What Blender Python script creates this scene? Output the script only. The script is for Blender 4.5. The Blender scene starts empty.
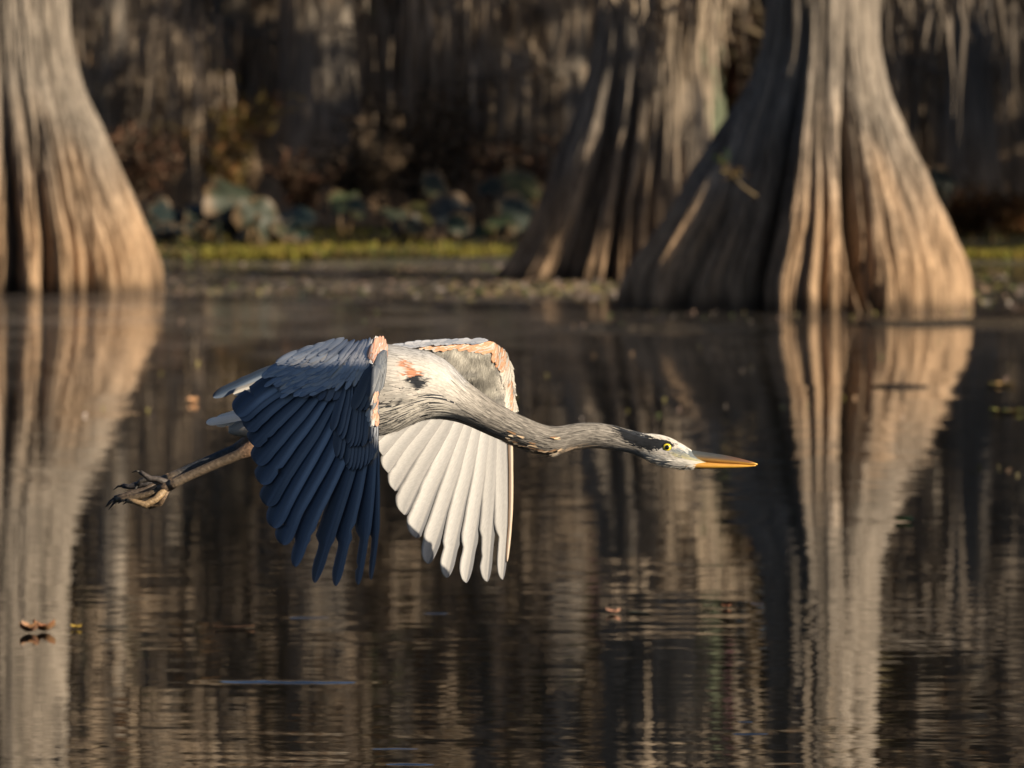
import bpy, math, random
import numpy as np
from mathutils import Vector
random.seed(7); np.random.seed(7)
scene = bpy.context.scene
COL = scene.collection
R = math.radians

# ------------------------------------------------------------------ camera
F_PX, CAM_H, Y_HOR = 9600.0, 1.5, 97.0
TH = math.atan((384.0 - Y_HOR) / F_PX)
cam_d = bpy.data.cameras.new('camera'); cam = bpy.data.objects.new('camera', cam_d); COL.objects.link(cam)
cam.location = (0, 0, CAM_H); cam.rotation_euler = (math.pi/2 - TH, 0, 0)
cam_d.sensor_width = 36.0; cam_d.lens = 36.0*F_PX/1024.0
cam_d.clip_start = 0.5; cam_d.clip_end = 3000
cam_d.dof.use_dof = True; cam_d.dof.focus_distance = 19.9; cam_d.dof.aperture_fstop = 12.5
cam_d.dof.aperture_blades = 0
scene.camera = cam
cT, sT = math.cos(TH), math.sin(TH)
def at(px, py, Y):
    """point on the ray through a photo pixel, at distance Y"""
    a = (px-512.0)/F_PX; b = (384.0-py)/F_PX
    dx, dy, dz = a, cT + b*sT, -sT + b*cT
    k = Y/dy
    return (dx*k, Y, CAM_H + dz*k)
def on_water(px, py):
    b = (384.0-py)/F_PX
    dy, dz = cT + b*sT, -sT + b*cT
    return at(px, py, -CAM_H/dz*dy)

# ------------------------------------------------------------------ helpers
class MB:
    def __init__(s): s.v=[]; s.f=[]; s.c=[]; s.uv=[]
    def add(s, verts, faces, cols=None, uvs=None):
        n=len(s.v); s.v.extend(verts)
        s.f.extend([tuple(i+n for i in f) for f in faces])
        s.c.extend(cols if cols is not None else [(.5,.5,.5)]*len(verts))
        s.uv.extend(uvs if uvs is not None else [(0,0)]*len(verts))
    def grid(s, P, cols=None, uvs=None, close=False):
        """P: rows of equal length lists of points"""
        nr=len(P); nc=len(P[0]); vs=[p for r in P for p in r]; fs=[]
        for i in range(nr-1):
            for j in range(nc-1 if not close else nc):
                k=(j+1)%nc
                fs.append((i*nc+j, i*nc+k, (i+1)*nc+k, (i+1)*nc+j))
        s.add(vs, fs, cols, uvs)
    def tube(s, pts, rads, n=8, col=(.5,.5,.5), caps=True):
        P=[]; prev=None
        pts=[Vector(p) for p in pts]
        for i,p in enumerate(pts):
            t=(pts[min(i+1,len(pts)-1)]-pts[max(i-1,0)])
            t = t.normalized() if t.length>1e-9 else Vector((0,0,1))
            if prev is None:
                a=Vector((0,0,1)) if abs(t.z)<.9 else Vector((1,0,0)); u=t.cross(a).normalized()
            else:
                u=(prev-t*prev.dot(t)).normalized()
            prev=u; w=t.cross(u)
            P.append([tuple(p+(u*math.cos(2*math.pi*k/n)+w*math.sin(2*math.pi*k/n))*rads[i]) for k in range(n)])
        cols=[col]*(n*len(pts)) if not isinstance(col,list) else [c for c in col for _ in range(n)]
        s.grid(P, cols, None, True)
        if caps:
            b=len(s.v)-n*len(pts)
            s.f.append(tuple(range(b+n-1,b-1,-1))); s.f.append(tuple(range(b+n*(len(pts)-1), b+n*len(pts))))
ORG={}
def org(o): return ORG.get(o.name,(0,0,0)) if o else (0,0,0)
def obj(name, mb, mat, parent=None, smooth=True, origin=None):
    base = org(parent) if parent else (origin or (0,0,0))
    V=np.array(mb.v,dtype=np.float64).reshape(-1,3)-np.array(base)
    me=bpy.data.meshes.new(name); me.from_pydata([tuple(v) for v in V],[],mb.f)
    ca=me.color_attributes.new('Col','FLOAT_COLOR','POINT')
    C=np.ones((len(V),4),dtype=np.float32); C[:,:3]=np.array(mb.c,dtype=np.float32).reshape(-1,3); ca.data.foreach_set('color',C.ravel())
    ul=me.uv_layers.new(name='UVMap'); li=np.empty(len(me.loops),dtype=np.int32); me.loops.foreach_get('vertex_index',li)
    ul.data.foreach_set('uv',np.array(mb.uv,dtype=np.float32).reshape(-1,2)[li].ravel())
    if smooth: me.polygons.foreach_set('use_smooth',[True]*len(me.polygons))
    me.materials.append(mat); me.update()
    o=bpy.data.objects.new(name,me); COL.objects.link(o)
    if parent: o.parent=parent
    else: o.location=base
    ORG[o.name]=base
    return o
def thing(name, loc, label, cat, group=None):
    o=bpy.data.objects.new(name,None); COL.objects.link(o); o.location=loc; o.empty_display_size=.1
    ORG[o.name]=tuple(loc); o['label']=label; o['category']=cat
    if group: o['group']=group
    return o
def tag(o,label,cat,group=None,kind=None):
    if label: o['label']=label
    if cat: o['category']=cat
    if group: o['group']=group
    if kind: o['kind']=kind
    return o
def copy_tree(o,parent=None):
    c=o.copy(); COL.objects.link(c)
    if parent: c.parent=parent
    for ch in list(o.children): copy_tree(ch,c)
    return c
def sm(a,b,x):
    t=min(1,max(0,(x-a)/(b-a))); return t*t*(3-2*t)
def mix(a,b,t): return tuple(x+(y-x)*t for x,y in zip(a,b))
def interp(tab, x):
    if x<=tab[0][0]: return tab[0][1:]
    for a,b in zip(tab,tab[1:]):
        if x<=b[0]:
            t=(x-a[0])/(b[0]-a[0]); return tuple(p+(q-p)*t for p,q in zip(a[1:],b[1:]))
    return tab[-1][1:]
def catmull(tab, x):
    n=len(tab)
    if x<=tab[0][0]: return tab[0][1:]
    if x>=tab[-1][0]: return tab[-1][1:]
    for i in range(n-1):
        if x<=tab[i+1][0]: break
    p1,p2=tab[i],tab[i+1]; p0=tab[max(i-1,0)]; p3=tab[min(i+2,n-1)]
    h=p2[0]-p1[0]; t=(x-p1[0])/h; out=[]
    for k in range(1,len(p1)):
        m1=(p2[k]-p0[k])/(p2[0]-p0[0]) if p2[0]!=p0[0] else 0
        m2=(p3[k]-p1[k])/(p3[0]-p1[0]) if p3[0]!=p1[0] else 0
        out.append((2*t**3-3*t*t+1)*p1[k]+(t**3-2*t*t+t)*h*m1+(-2*t**3+3*t*t)*p2[k]+(t**3-t*t)*h*m2)
    return tuple(out)
# smooth value noise
_tab=np.random.rand(4096)
def vn(x,y=0.0,z=0.0):
    xi,yi,zi=math.floor(x),math.floor(y),math.floor(z); fx,fy,fz=x-xi,y-yi,z-zi
    fx=fx*fx*(3-2*fx); fy=fy*fy*(3-2*fy); fz=fz*fz*(3-2*fz)
    def h(a,b,c): return _tab[(a*73856093 ^ b*19349663 ^ c*83492791) & 4095]
    def l(a,b,t): return a+(b-a)*t
    return l(l(l(h(xi,yi,zi),h(xi+1,yi,zi),fx),l(h(xi,yi+1,zi),h(xi+1,yi+1,zi),fx),fy),
             l(l(h(xi,yi,zi+1),h(xi+1,yi,zi+1),fx),l(h(xi,yi+1,zi+1),h(xi+1,yi+1,zi+1),fx),fy),fz)*2-1

# ------------------------------------------------------------------ materials
def new_mat(name):
    m=bpy.data.materials.new(name); m.use_nodes=True; nt=m.node_tree
    return m,nt,nt.nodes['Principled BSDF']
def N(nt,t,**kw):
    n=nt.nodes.new(t)
    for k,v in kw.items():
        if k.startswith('i_'): n.inputs[k[2:].replace('_',' ')].default_value=v
        else: setattr(n,k,v)
    return n
def vary_mat(name, scale=(30,30,4), amt=.35, rough=.75, bump=0.0, bump_d=.01, detail=6, spec=.3, uv=False, sheen=0, subs=0, transl=0):
    """vertex colour x stretched noise"""
    m,nt,b=new_mat(name); L=nt.links
    a=N(nt,'ShaderNodeVertexColor',layer_name='Col')
    tc=N(nt,'ShaderNodeTexCoord'); mp=N(nt,'ShaderNodeMapping'); mp.inputs['Scale'].default_value=scale
    L.new(tc.outputs['UV' if uv else 'Object'],mp.inputs['Vector'])
    no=N(nt,'ShaderNodeTexNoise'); no.inputs['Scale'].default_value=1; no.inputs['Detail'].default_value=detail; no.inputs['Roughness'].default_value=.6
    L.new(mp.outputs[0],no.inputs['Vector'])
    mr=N(nt,'ShaderNodeMapRange'); mr.inputs['From Min'].default_value=.25; mr.inputs['From Max'].default_value=.75
    mr.inputs['To Min'].default_value=1-amt; mr.inputs['To Max'].default_value=1+amt
    L.new(no.outputs['Fac'],mr.inputs['Value'])
    vm=N(nt,'ShaderNodeVectorMath',operation='SCALE'); L.new(a.outputs['Color'],vm.inputs[0]); L.new(mr.outputs[0],vm.inputs['Scale'])
    L.new(vm.outputs[0],b.inputs['Base Color']); b.inputs['Roughness'].default_value=rough; b.inputs['Specular IOR Level'].default_value=spec
    if sheen: b.inputs['Sheen Weight'].default_value=sheen
    if bump:
        bp=N(nt,'ShaderNodeBump'); bp.inputs['Strength'].default_value=bump; bp.inputs['Distance'].default_value=bump_d
        L.new(no.outputs['Fac'],bp.inputs['Height']); L.new(bp.outputs[0],b.inputs['Normal'])
    if transl:
        tr=N(nt,'ShaderNodeBsdfTranslucent'); L.new(vm.outputs[0],tr.inputs['Color'])
        ms=N(nt,'ShaderNodeMixShader'); ms.inputs[0].default_value=transl
        L.new(b.outputs[0],ms.inputs[1]); L.new(tr.outputs[0],ms.inputs[2])
        L.new(ms.outputs[0],nt.nodes['Material Output'].inputs['Surface'])
    return m
M_FEATHER=vary_mat('flight_feather_vane',(60,2.4,1),.13,.55,.25,.0004,3,.35,uv=True,sheen=.1)
M_PLUME=vary_mat('body_plumage',(60,300,300),.18,.8,.25,.001,5,.2,sheen=.15)
M_LEG=vary_mat('scaly_leg_skin',(170,170,170),.6,.5,.8,.003,4,.4)
M_BILL=vary_mat('horn_bill',(60,250,250),.16,.35,.15,.001,4,.5)
M_EYE=vary_mat('yellow_eye',(200,200,200),.1,.08,0,0,2,.6)
M_BARK=vary_mat('fibrous_cypress_bark',(34,34,2.6),.5,.9,1,.05,7,.15)
nt=M_BARK.node_tree; L=nt.links; b=nt.nodes['Principled BSDF']
tc=N(nt,'ShaderNodeTexCoord'); mp=N(nt,'ShaderNodeMapping'); mp.inputs['Scale'].default_value=(7,7,1.1); L.new(tc.outputs['Object'],mp.inputs['Vector'])
n2=N(nt,'ShaderNodeTexNoise'); n2.inputs['Scale'].default_value=1; n2.inputs['Detail'].default_value=8; n2.inputs['Roughness'].default_value=.65; L.new(mp.outputs[0],n2.inputs['Vector'])
mr=N(nt,'ShaderNodeMapRange'); mr.inputs['From Min'].default_value=.32; mr.inputs['From Max'].default_value=.66; mr.inputs['To Min'].default_value=.55; mr.inputs['To Max'].default_value=1.25; L.new(n2.outputs['Fac'],mr.inputs['Value'])
old=b.inputs['Base Color'].links[0].from_socket
vm=N(nt,'ShaderNodeVectorMath',operation='SCALE'); L.new(old,vm.inputs[0]); L.new(mr.outputs[0],vm.inputs['Scale']); L.new(vm.outputs[0],b.inputs['Base Color'])
M_MOSS=vary_mat('spanish_moss',(9,9,2),.4,.95,0,0,5,.1,transl=.2)
M_FOL=vary_mat('dry_cypress_foliage',(3,3,3),.4,.9,0,0,4,.1,transl=.25)
M_LOTUS=vary_mat('lotus_leaf_blade',(9,9,9),.35,.55,.3,.01,5,.4,transl=.15)
M_DEBRIS=vary_mat('dead_leaf',(60,60,60),.35,.6,.3,.004,4,.4)
M_GRASS=vary_mat('marsh_grass',(2,2,2),.35,.8,0,0,4,.15,transl=.25)
M_MUD=None
# ground
M_GROUND,nt,b=new_mat('muddy_bank_soil'); L=nt.links
tc=N(nt,'ShaderNodeTexCoord'); n1=N(nt,'ShaderNodeTexNoise'); n1.inputs['Scale'].default_value=.9; n1.inputs['Detail'].default_value=9
L.new(tc.outputs['Object'],n1.inputs['Vector'])
cr=N(nt,'ShaderNodeValToRGB'); e=cr.color_ramp.elements
e[0].position=.36; e[0].color=(.03,.022,.014,1); e[1].position=.68; e[1].color=(.10,.065,.032,1)
x=e.new(.5); x.color=(.06,.055,.022,1)
L.new(n1.outputs['Fac'],cr.inputs[0]); L.new(cr.outputs[0],b.inputs['Base Color']); b.inputs['Roughness'].default_value=.95
bp=N(nt,'ShaderNodeBump'); bp.inputs['Strength'].default_value=.8; bp.inputs['Distance'].default_value=.15
n2=N(nt,'ShaderNodeTexNoise'); n2.inputs['Scale'].default_value=8; n2.inputs['Detail'].default_value=6; L.new(tc.outputs['Object'],n2.inputs['Vector'])
L.new(n2.outputs['Fac'],bp.inputs['Height']); L.new(bp.outputs[0],b.inputs['Normal'])
# water: tiny real wave slopes tilt the normal
M_WATER,nt,b=new_mat('still_dark_water'); L=nt.links
b.inputs['Base Color'].default_value=(.006,.007,.006,1); b.inputs['IOR'].default_value=1.33; b.inputs['Roughness'].default_value=.012
geo=N(nt,'ShaderNodeNewGeometry')
def slope(scale, amp, detail, sxy=(1,1,1)):
    mp=N(nt,'ShaderNodeMapping'); mp.inputs['Scale'].default_value=sxy
    L.new(geo.outputs['Position'],mp.inputs['Vector'])
    n=N(nt,'ShaderNodeTexNoise'); n.inputs['Scale'].default_value=scale; n.inputs['Detail'].default_value=detail; n.inputs['Roughness'].default_value=.55
    L.new(mp.outputs[0],n.inputs['Vector'])
    s=N(nt,'ShaderNodeVectorMath',operation='SUBTRACT'); s.inputs[1].default_value=(.5,.5,.5); L.new(n.outputs['Color'],s.inputs[0])
    k=N(nt,'ShaderNodeVectorMath',operation='MULTIPLY'); k.inputs[1].default_value=(amp,amp,0); L.new(s.outputs[0],k.inputs[0])
    return k.outputs[0]
def vadd(a,c):
    n=N(nt,'ShaderNodeVectorMath',operation='ADD'); L.new(a,n.inputs[0]); L.new(c,n.inputs[1]); return n.outputs[0]
sl=vadd(slope(5.0,.023,2.5,(.65,1.7,1)), slope(.9,.007,2))
# patchy breeze: some areas ruffle more than others
pn=N(nt,'ShaderNodeTexNoise'); pn.inputs['Scale'].default_value=.35; pn.inputs['Detail'].default_value=3
L.new(geo.outputs['Position'],pn.inputs['Vector'])
pr=N(nt,'ShaderNodeMapRange'); pr.inputs['From Min'].default_value=.35; pr.inputs['From Max'].default_value=.7; pr.inputs['To Min'].default_value=.45; pr.inputs['To Max'].default_value=1.3
L.new(pn.outputs['Fac'],pr.inputs['Value'])
sx_=N(nt,'ShaderNodeSeparateXYZ'); L.new(geo.outputs['Position'],sx_.inputs[0])
far=N(nt,'ShaderNodeMapRange'); far.inputs['From Min'].default_value=58; far.inputs['From Max'].default_value=82; far.inputs['To Min'].default_value=1; far.inputs['To Max'].default_value=9; L.new(sx_.outputs['Y'],far.inputs['Value'])
pm=N(nt,'ShaderNodeMath',operation='MULTIPLY'); L.new(pr.outputs[0],pm.inputs[0]); L.new(far.outputs[0],pm.inputs[1])
vs=N(nt,'ShaderNodeVectorMath',operation='SCALE'); L.new(sl,vs.inputs[0]); L.new(pm.outputs[0],vs.inputs['Scale'])
# a few low ripple ridges (wakes) that lean towards the viewer's side and catch the sky
def ripple(px,py,hl,hw,s):
    c=on_water(px,py)
    d=N(nt,'ShaderNodeVectorMath',operation='SUBTRACT'); L.new(geo.outputs['Position'],d.inputs[0]); d.inputs[1].default_value=c
    wv=N(nt,'ShaderNodeTexNoise'); wv.inputs['Scale'].default_value=9; wv.inputs['Detail'].default_value=3; L.new(geo.outputs['Position'],wv.inputs['Vector'])
    sp=N(nt,'ShaderNodeSeparateXYZ'); L.new(d.outputs[0],sp.inputs[0])
    ax=N(nt,'ShaderNodeMath',operation='ABSOLUTE'); L.new(sp.outputs['X'],ax.inputs[0])
    ay0=N(nt,'ShaderNodeMath',operation='MULTIPLY_ADD'); L.new(wv.outputs['Fac'],ay0.inputs[0]); ay0.inputs[1].default_value=hw*1.6; L.new(sp.outputs['Y'],ay0.inputs[2])
    ay=N(nt,'ShaderNodeMath',operation='ABSOLUTE'); L.new(ay0.outputs[0],ay.inputs[0])
    m1=N(nt,'ShaderNodeMapRange'); m1.interpolation_type='SMOOTHSTEP'; m1.inputs['From Min'].default_value=0; m1.inputs['From Max'].default_value=hl; m1.inputs['To Min'].default_value=1; m1.inputs['To Max'].default_value=0; L.new(ax.outputs[0],m1.inputs['Value'])
    m2=N(nt,'ShaderNodeMapRange'); m2.interpolation_type='SMOOTHSTEP'; m2.inputs['From Min'].default_value=0; m2.inputs['From Max'].default_value=hw; m2.inputs['To Min'].default_value=1; m2.inputs['To Max'].default_value=0; L.new(ay.outputs[0],m2.inputs['Value'])
    mm_=N(nt,'ShaderNodeMath',operation='MULTIPLY'); L.new(m1.outputs[0],mm_.inputs[0]); L.new(m2.outputs[0],mm_.inputs[1])
    m3=N(nt,'ShaderNodeMath',operation='MULTIPLY'); L.new(mm_.outputs[0],m3.inputs[0]); m3.inputs[1].default_value=-s
    co=N(nt,'ShaderNodeCombineXYZ'); L.new(m3.outputs[0],co.inputs[1]); return co.outputs[0]
sl2=vs.outputs[0]
for a_ in [(290,681,.28,.085,.20),(255,680,.18,.06,.10),(410,763,.09,.06,.18),(395,748,.10,.04,.15),(310,617,.10,.05,.2),(436,613,.06,.04,.2),(750,733,.07,.05,.22),(745,721,.03,.04,.25),(668,322,.9,2.2,.10),(300,276,2.2,3.0,.11),(420,268,2.5,2.5,.11),(1000,292,1.0,2.5,.10)]:
    sl2=vadd(sl2,ripple(*a_))
up=N(nt,'ShaderNodeCombineXYZ'); up.inputs[2].default_value=1
nn=N(nt,'ShaderNodeVectorMath',operation='NORMALIZE')
sepn=N(nt,'ShaderNodeVectorMath',operation='ADD')
L.new(geo.outputs['Normal'],sepn.inputs[0]); L.new(sl2,sepn.inputs[1])
L.new(sepn.outputs[0],nn.inputs[0]); L.new(nn.outputs[0],b.inputs['Normal'])
b2=N(nt,'ShaderNodeBsdfPrincipled'); b2.inputs['Base Color'].default_value=(.02,.018,.014,1); b2.inputs['IOR'].default_value=1.33; b2.inputs['Roughness'].default_value=.30
L.new(nn.outputs[0],b2.inputs['Normal'])
sh=N(nt,'ShaderNodeMapRange'); sh.inputs['From Min'].default_value=48; sh.inputs['From Max'].default_value=78; sh.inputs['To Min'].default_value=.0; sh.inputs['To Max'].default_value=.30; L.new(sx_.outputs['Y'],sh.inputs['Value'])
ms=N(nt,'ShaderNodeMixShader'); L.new(sh.outputs[0],ms.inputs[0]); L.new(b.outputs[0],ms.inputs[1]); L.new(b2.outputs[0],ms.inputs[2])
fm=N(nt,'ShaderNodeBsdfDiffuse'); fm.inputs['Color'].default_value=(.36,.31,.27,1)
fy=N(nt,'ShaderNodeMapRange'); fy.interpolation_type='SMOOTHSTEP'; fy.inputs['From Min'].default_value=37; fy.inputs['From Max'].default_value=76; fy.inputs['To Min'].default_value=0; fy.inputs['To Max'].default_value=.20; L.new(sx_.outputs['Y'],fy.inputs['Value'])
fx=N(nt,'ShaderNodeMapRange'); fx.interpolation_type='SMOOTHSTEP'; fx.inputs['From Min'].default_value=-.6; fx.inputs['From Max'].default_value=1.0; fx.inputs['To Min'].default_value=1; fx.inputs['To Max'].default_value=.22; L.new(sx_.outputs['X'],fx.inputs['Value'])
fn_=N(nt,'ShaderNodeTexNoise'); fn_.inputs['Scale'].default_value=1; fn_.inputs['Detail'].default_value=6; fmp=N(nt,'ShaderNodeMapping'); fmp.inputs['Scale'].default_value=(1.6,.35,1); L.new(geo.outputs['Position'],fmp.inputs['Vector']); L.new(fmp.outputs[0],fn_.inputs['Vector'])
fr_=N(nt,'ShaderNodeMapRange'); fr_.inputs['From Min'].default_value=.38; fr_.inputs['From Max'].default_value=.66; fr_.inputs['To Min'].default_value=.25; fr_.inputs['To Max'].default_value=1.2; L.new(fn_.outputs['Fac'],fr_.inputs['Value'])
f1=N(nt,'ShaderNodeMath',operation='MULTIPLY'); L.new(fy.outputs[0],f1.inputs[0]); L.new(fx.outputs[0],f1.inputs[1])
f2=N(nt,'ShaderNodeMath',operation='MULTIPLY'); L.new(f1.outputs[0],f2.inputs[0]); L.new(fr_.outputs[0],f2.inputs[1])
ms2=N(nt,'ShaderNodeMixShader'); L.new(f2.outputs[0],ms2.inputs[0]); L.new(ms.outputs[0],ms2.inputs[1]); L.new(fm.outputs[0],ms2.inputs[2])
L.new(ms2.outputs[0],nt.nodes['Material Output'].inputs['Surface'])   # pale diffuse mix: hazy sheen of the far water put into the colour

# ------------------------------------------------------------------ light
SUN_EL=R(21); az=(0.87,-0.49); k=math.hypot(*az)
S=Vector((az[0]/k*math.cos(SUN_EL), az[1]/k*math.cos(SUN_EL), math.sin(SUN_EL)))
sd=bpy.data.lights.new('sun','SUN'); so=bpy.data.objects.new('sun',sd); COL.objects.link(so)
sd.energy=5.0; sd.angle=R(.5); sd.color=(1.0,.845,.645); so.rotation_euler=S.to_track_quat('Z','Y').to_euler(); so.location=(40,-20,40)
w=bpy.data.worlds.new('World'); scene.world=w; w.use_nodes=True; wn=w.node_tree
sky=wn.nodes.new('ShaderNodeTexSky'); sky.sky_type='NISHITA'; sky.sun_disc=False; sky.air_density=.55; sky.dust_density=.6; sky.sun_elevation=SUN_EL; sky.sun_rotation=math.atan2(az[0],az[1])
wn.links.new(sky.outputs[0],wn.nodes['Background'].inputs[0]); wn.nodes['Background'].inputs[1].default_value=.05
vs_=scene.view_settings; vs_.view_transform='Standard'; vs_.look='None'; vs_.gamma=1; vs_.exposure=0.84; vs_.use_curve_mapping=False

# ------------------------------------------------------------------ ground + water
mb=MB(); xs=[-600,-120,-60]+list(np.arange(-40,41,2.0))+[60,120,600]; ys=[-120,0,60,80]+list(np.arange(84,131,1.0))+[150,250,900]
P=[]
for yy in ys:
    row=[]
    for xx in xs:
        edge=88.3+1.2*vn(xx*.18,3)+.5*vn(xx*.9,7)
        h=-1.0+1.03*sm(edge-9,edge,yy)+.10*sm(edge,edge+8,yy)+.5*sm(edge+8,edge+40,yy)
        if yy>edge: h+=.05*vn(xx*.8,yy*.8)+.03
        row.append((xx,yy,h))
    P.append(row)
mb.grid(P,[(.06,.05,.03)]*(len(xs)*len(ys)))
tag(obj('ground',mb,M_GROUND),None,None,kind='structure')
mb=MB(); mb.add([(-600,-120,0),(600,-120,0),(600,300,0),(-600,300,0)],[(0,1,2,3)])
water=tag(obj('water',mb,M_WATER,smooth=False),None,None,kind='structure')

# ------------------------------------------------------------------ cypress trees with fluted flared bases
def moss_clump(mb, p, n, spread, length, wid, rng, col):
    for _ in range(n):
        x0=p[0]+rng.gauss(0,spread); y0=p[1]+rng.gauss(0,spread); z0=p[2]+rng.uniform(-.05,.1)
        Ls=length*rng.uniform(.35,1.15); a=rng.uniform(0,math.pi); ca,sa=math.cos(a),math.sin(a)
        k=5; P=[]; c=[]; f=rng.uniform(.7,1.25); dx=rng.gauss(0,.06); dy=rng.gauss(0,.06)
        for i in range(k):
            t=i/(k-1); wv=wid*(.6+.6*math.sin(math.pi*min(1,t*1.1+.1)))*(1-t*.85)*rng.uniform(.6,1.4)
            xx=x0+dx*t+rng.gauss(0,.012); yy=y0+dy*t; zz=z0-Ls*t
            P.append([(xx-ca*wv,yy-sa*wv,zz),(xx+ca*wv,yy+sa*wv,zz)]); c+= [tuple(q*f for q in col)]*2
        mb.grid(P,c)
def twig_clump(mb,p,n,spread,size,rng,cols):
    for _ in range(n):
        x,y,z=[p[i]+rng.gauss(0,spread*(1 if i<2 else .6)) for i in range(3)]
        d=Vector((rng.gauss(0,1),rng.gauss(0,1),rng.gauss(0,.7))).normalized(); u=d.cross(Vector((rng.gauss(0,1),rng.gauss(0,1),rng.gauss(0,1)))).normalized()
        l=size*rng.uniform(.5,1.3); wv=l*.22; c=Vector((x,y,z)); col=rng.choice(cols); f=rng.uniform(.6,1.3)
        mb.add([tuple(c-d*l),tuple(c+u*wv),tuple(c+d*l),tuple(c-u*wv)],[(0,1,2,3)],[tuple(q*f for q in col)]*4)
MOSSC=(.34,.275,.205)
FOLC=[(.17,.10,.055),(.15,.11,.065),(.11,.11,.05),(.20,.12,.06)]
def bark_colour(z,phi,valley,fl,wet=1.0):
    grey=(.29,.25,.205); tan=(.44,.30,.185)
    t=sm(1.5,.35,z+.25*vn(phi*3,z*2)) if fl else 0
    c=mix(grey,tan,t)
    c=mix(c,(.075,.056,.042),.62*valley)  # groove dirt, plus the shade of grooves and hollows painted into the bark
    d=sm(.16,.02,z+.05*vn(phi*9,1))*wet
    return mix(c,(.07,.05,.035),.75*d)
def cypress_trunk(prof, valleys, nphi, zs, seed, flute=1.0, lean=(0,0), detail=True, step=None):
    """prof: (z, dx, R)   valleys: list (phi deg, depth, width deg, z0, z1)"""
    rng=random.Random(seed); mb=MB(); P=[]; C=[]
    wob=[(rng.uniform(-4.5,4.5),rng.uniform(.8,2.4),rng.uniform(0,6)) for _ in valleys]
    vphi=[v[0] for v in valleys]
    for z in zs:
        dx,Rr=catmull(prof,z); row=[]
        cur=[v[0]+w_[0]*math.sin(w_[1]*z+w_[2]) for v,w_ in zip(valleys,wob)]
        amp=[]
        for v in valleys:
            a=v[1]*(1 if z<v[4] else math.exp(-(z-v[4])/.5))*(1 if z>v[3] else max(.15,1-(v[3]-z)/.25)); amp.append(a)
        amp=np.array(amp); curA=np.array(cur); wd=np.array([v[2] for v in valleys])
        for j in range(nphi):
            ph=-180+360*j/nphi
            d=np.abs((curA-ph+180)%360-180)
            val=float(np.max(amp*np.exp(-(d/wd)**1.5)))
            val2=float(np.sum(amp*np.exp(-(d/wd)**1.5)))
            big=flute*(.07*vn(ph/26+seed*3.1,z*.35)+.03*vn(ph/9+seed,z*.7))*(1 if z<3 else .6)
            fine=(.030*vn(ph/3.2+z*.6,z*1.7,seed)+.016*vn(ph/1.3,z*2.2,seed)+.010*vn(ph/.7,z*4,seed)-.03*max(0,vn(ph/1.7+50+.5*z,z*.9,seed)-.25)) if detail and abs(ph)<118 else .02*vn(ph/5,z*2,seed)
            if step: big-=step[1]*sm(step[0]+4,step[0]-2,ph)*(1-sm(step[0]-22,step[0]-62,ph))*(1-.75*sm(.8,2.0,z))
            if detail and abs(ph)<118:
                g_=abs(vn(ph/4.2+.5*vn(z*1.1,ph*.05,seed+3),z*.42,seed+9)); fine-=.07*math.exp(-(g_/.08)**2)*(1-.45*sm(.5,2,z))
                g_=abs(vn(ph/2.0+.4*vn(z*1.6,ph*.07,seed+5),z*.7,seed+19)); fine-=.022*math.exp(-(g_/.1)**2)
            r=Rr*(1+big+fine-flute*min(.62,.75*val+.25*val2))
            p=R(ph); row.append((dx+r*math.sin(p)+lean[0]*z, -r*math.cos(p)+lean[1]*z, z))
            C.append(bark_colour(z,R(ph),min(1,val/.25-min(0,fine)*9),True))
        P.append(row)
    mb.grid(P,C,None,True)
    return mb
def ran_valleys(seed, explicit=(), spacing=6.5, depth=(.06,.17), ztop=(1.2,6)):
    rng=random.Random(seed); out=list(explicit); ph=-180
    while ph<180:
        if all(abs((ph-e[0]+180)%360-180)>spacing*.62 for e in explicit):
            long_=rng.random()<.55
            out.append((ph,rng.uniform(*depth)*(1.25 if long_ else .9),rng.uniform(.9,2.0),-1 if rng.random()<.7 else rng.uniform(.1,.6),rng.uniform(*ztop) if long_ else rng.uniform(.12,1.0)))
        ph+=spacing*rng.uniform(.5,1.4)
    return out
def limb(mb, a, d, length, r, rng, droop=.25, col=(.17,.15,.125)):
    pts=[Vector(a)]; dd=Vector(d).normalized(); n=7
    for i in range(n):
        dd=(dd+Vector((rng.gauss(0,.13),rng.gauss(0,.13),rng.gauss(0,.1)+(.06 if i<3 else -droop*.3)))).normalized()
        pts.append(pts[-1]+dd*length/n)
    mb.tube(pts,[r*(1-.88*i/n) for i in range(n+1)],6,col)
    return pts
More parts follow.
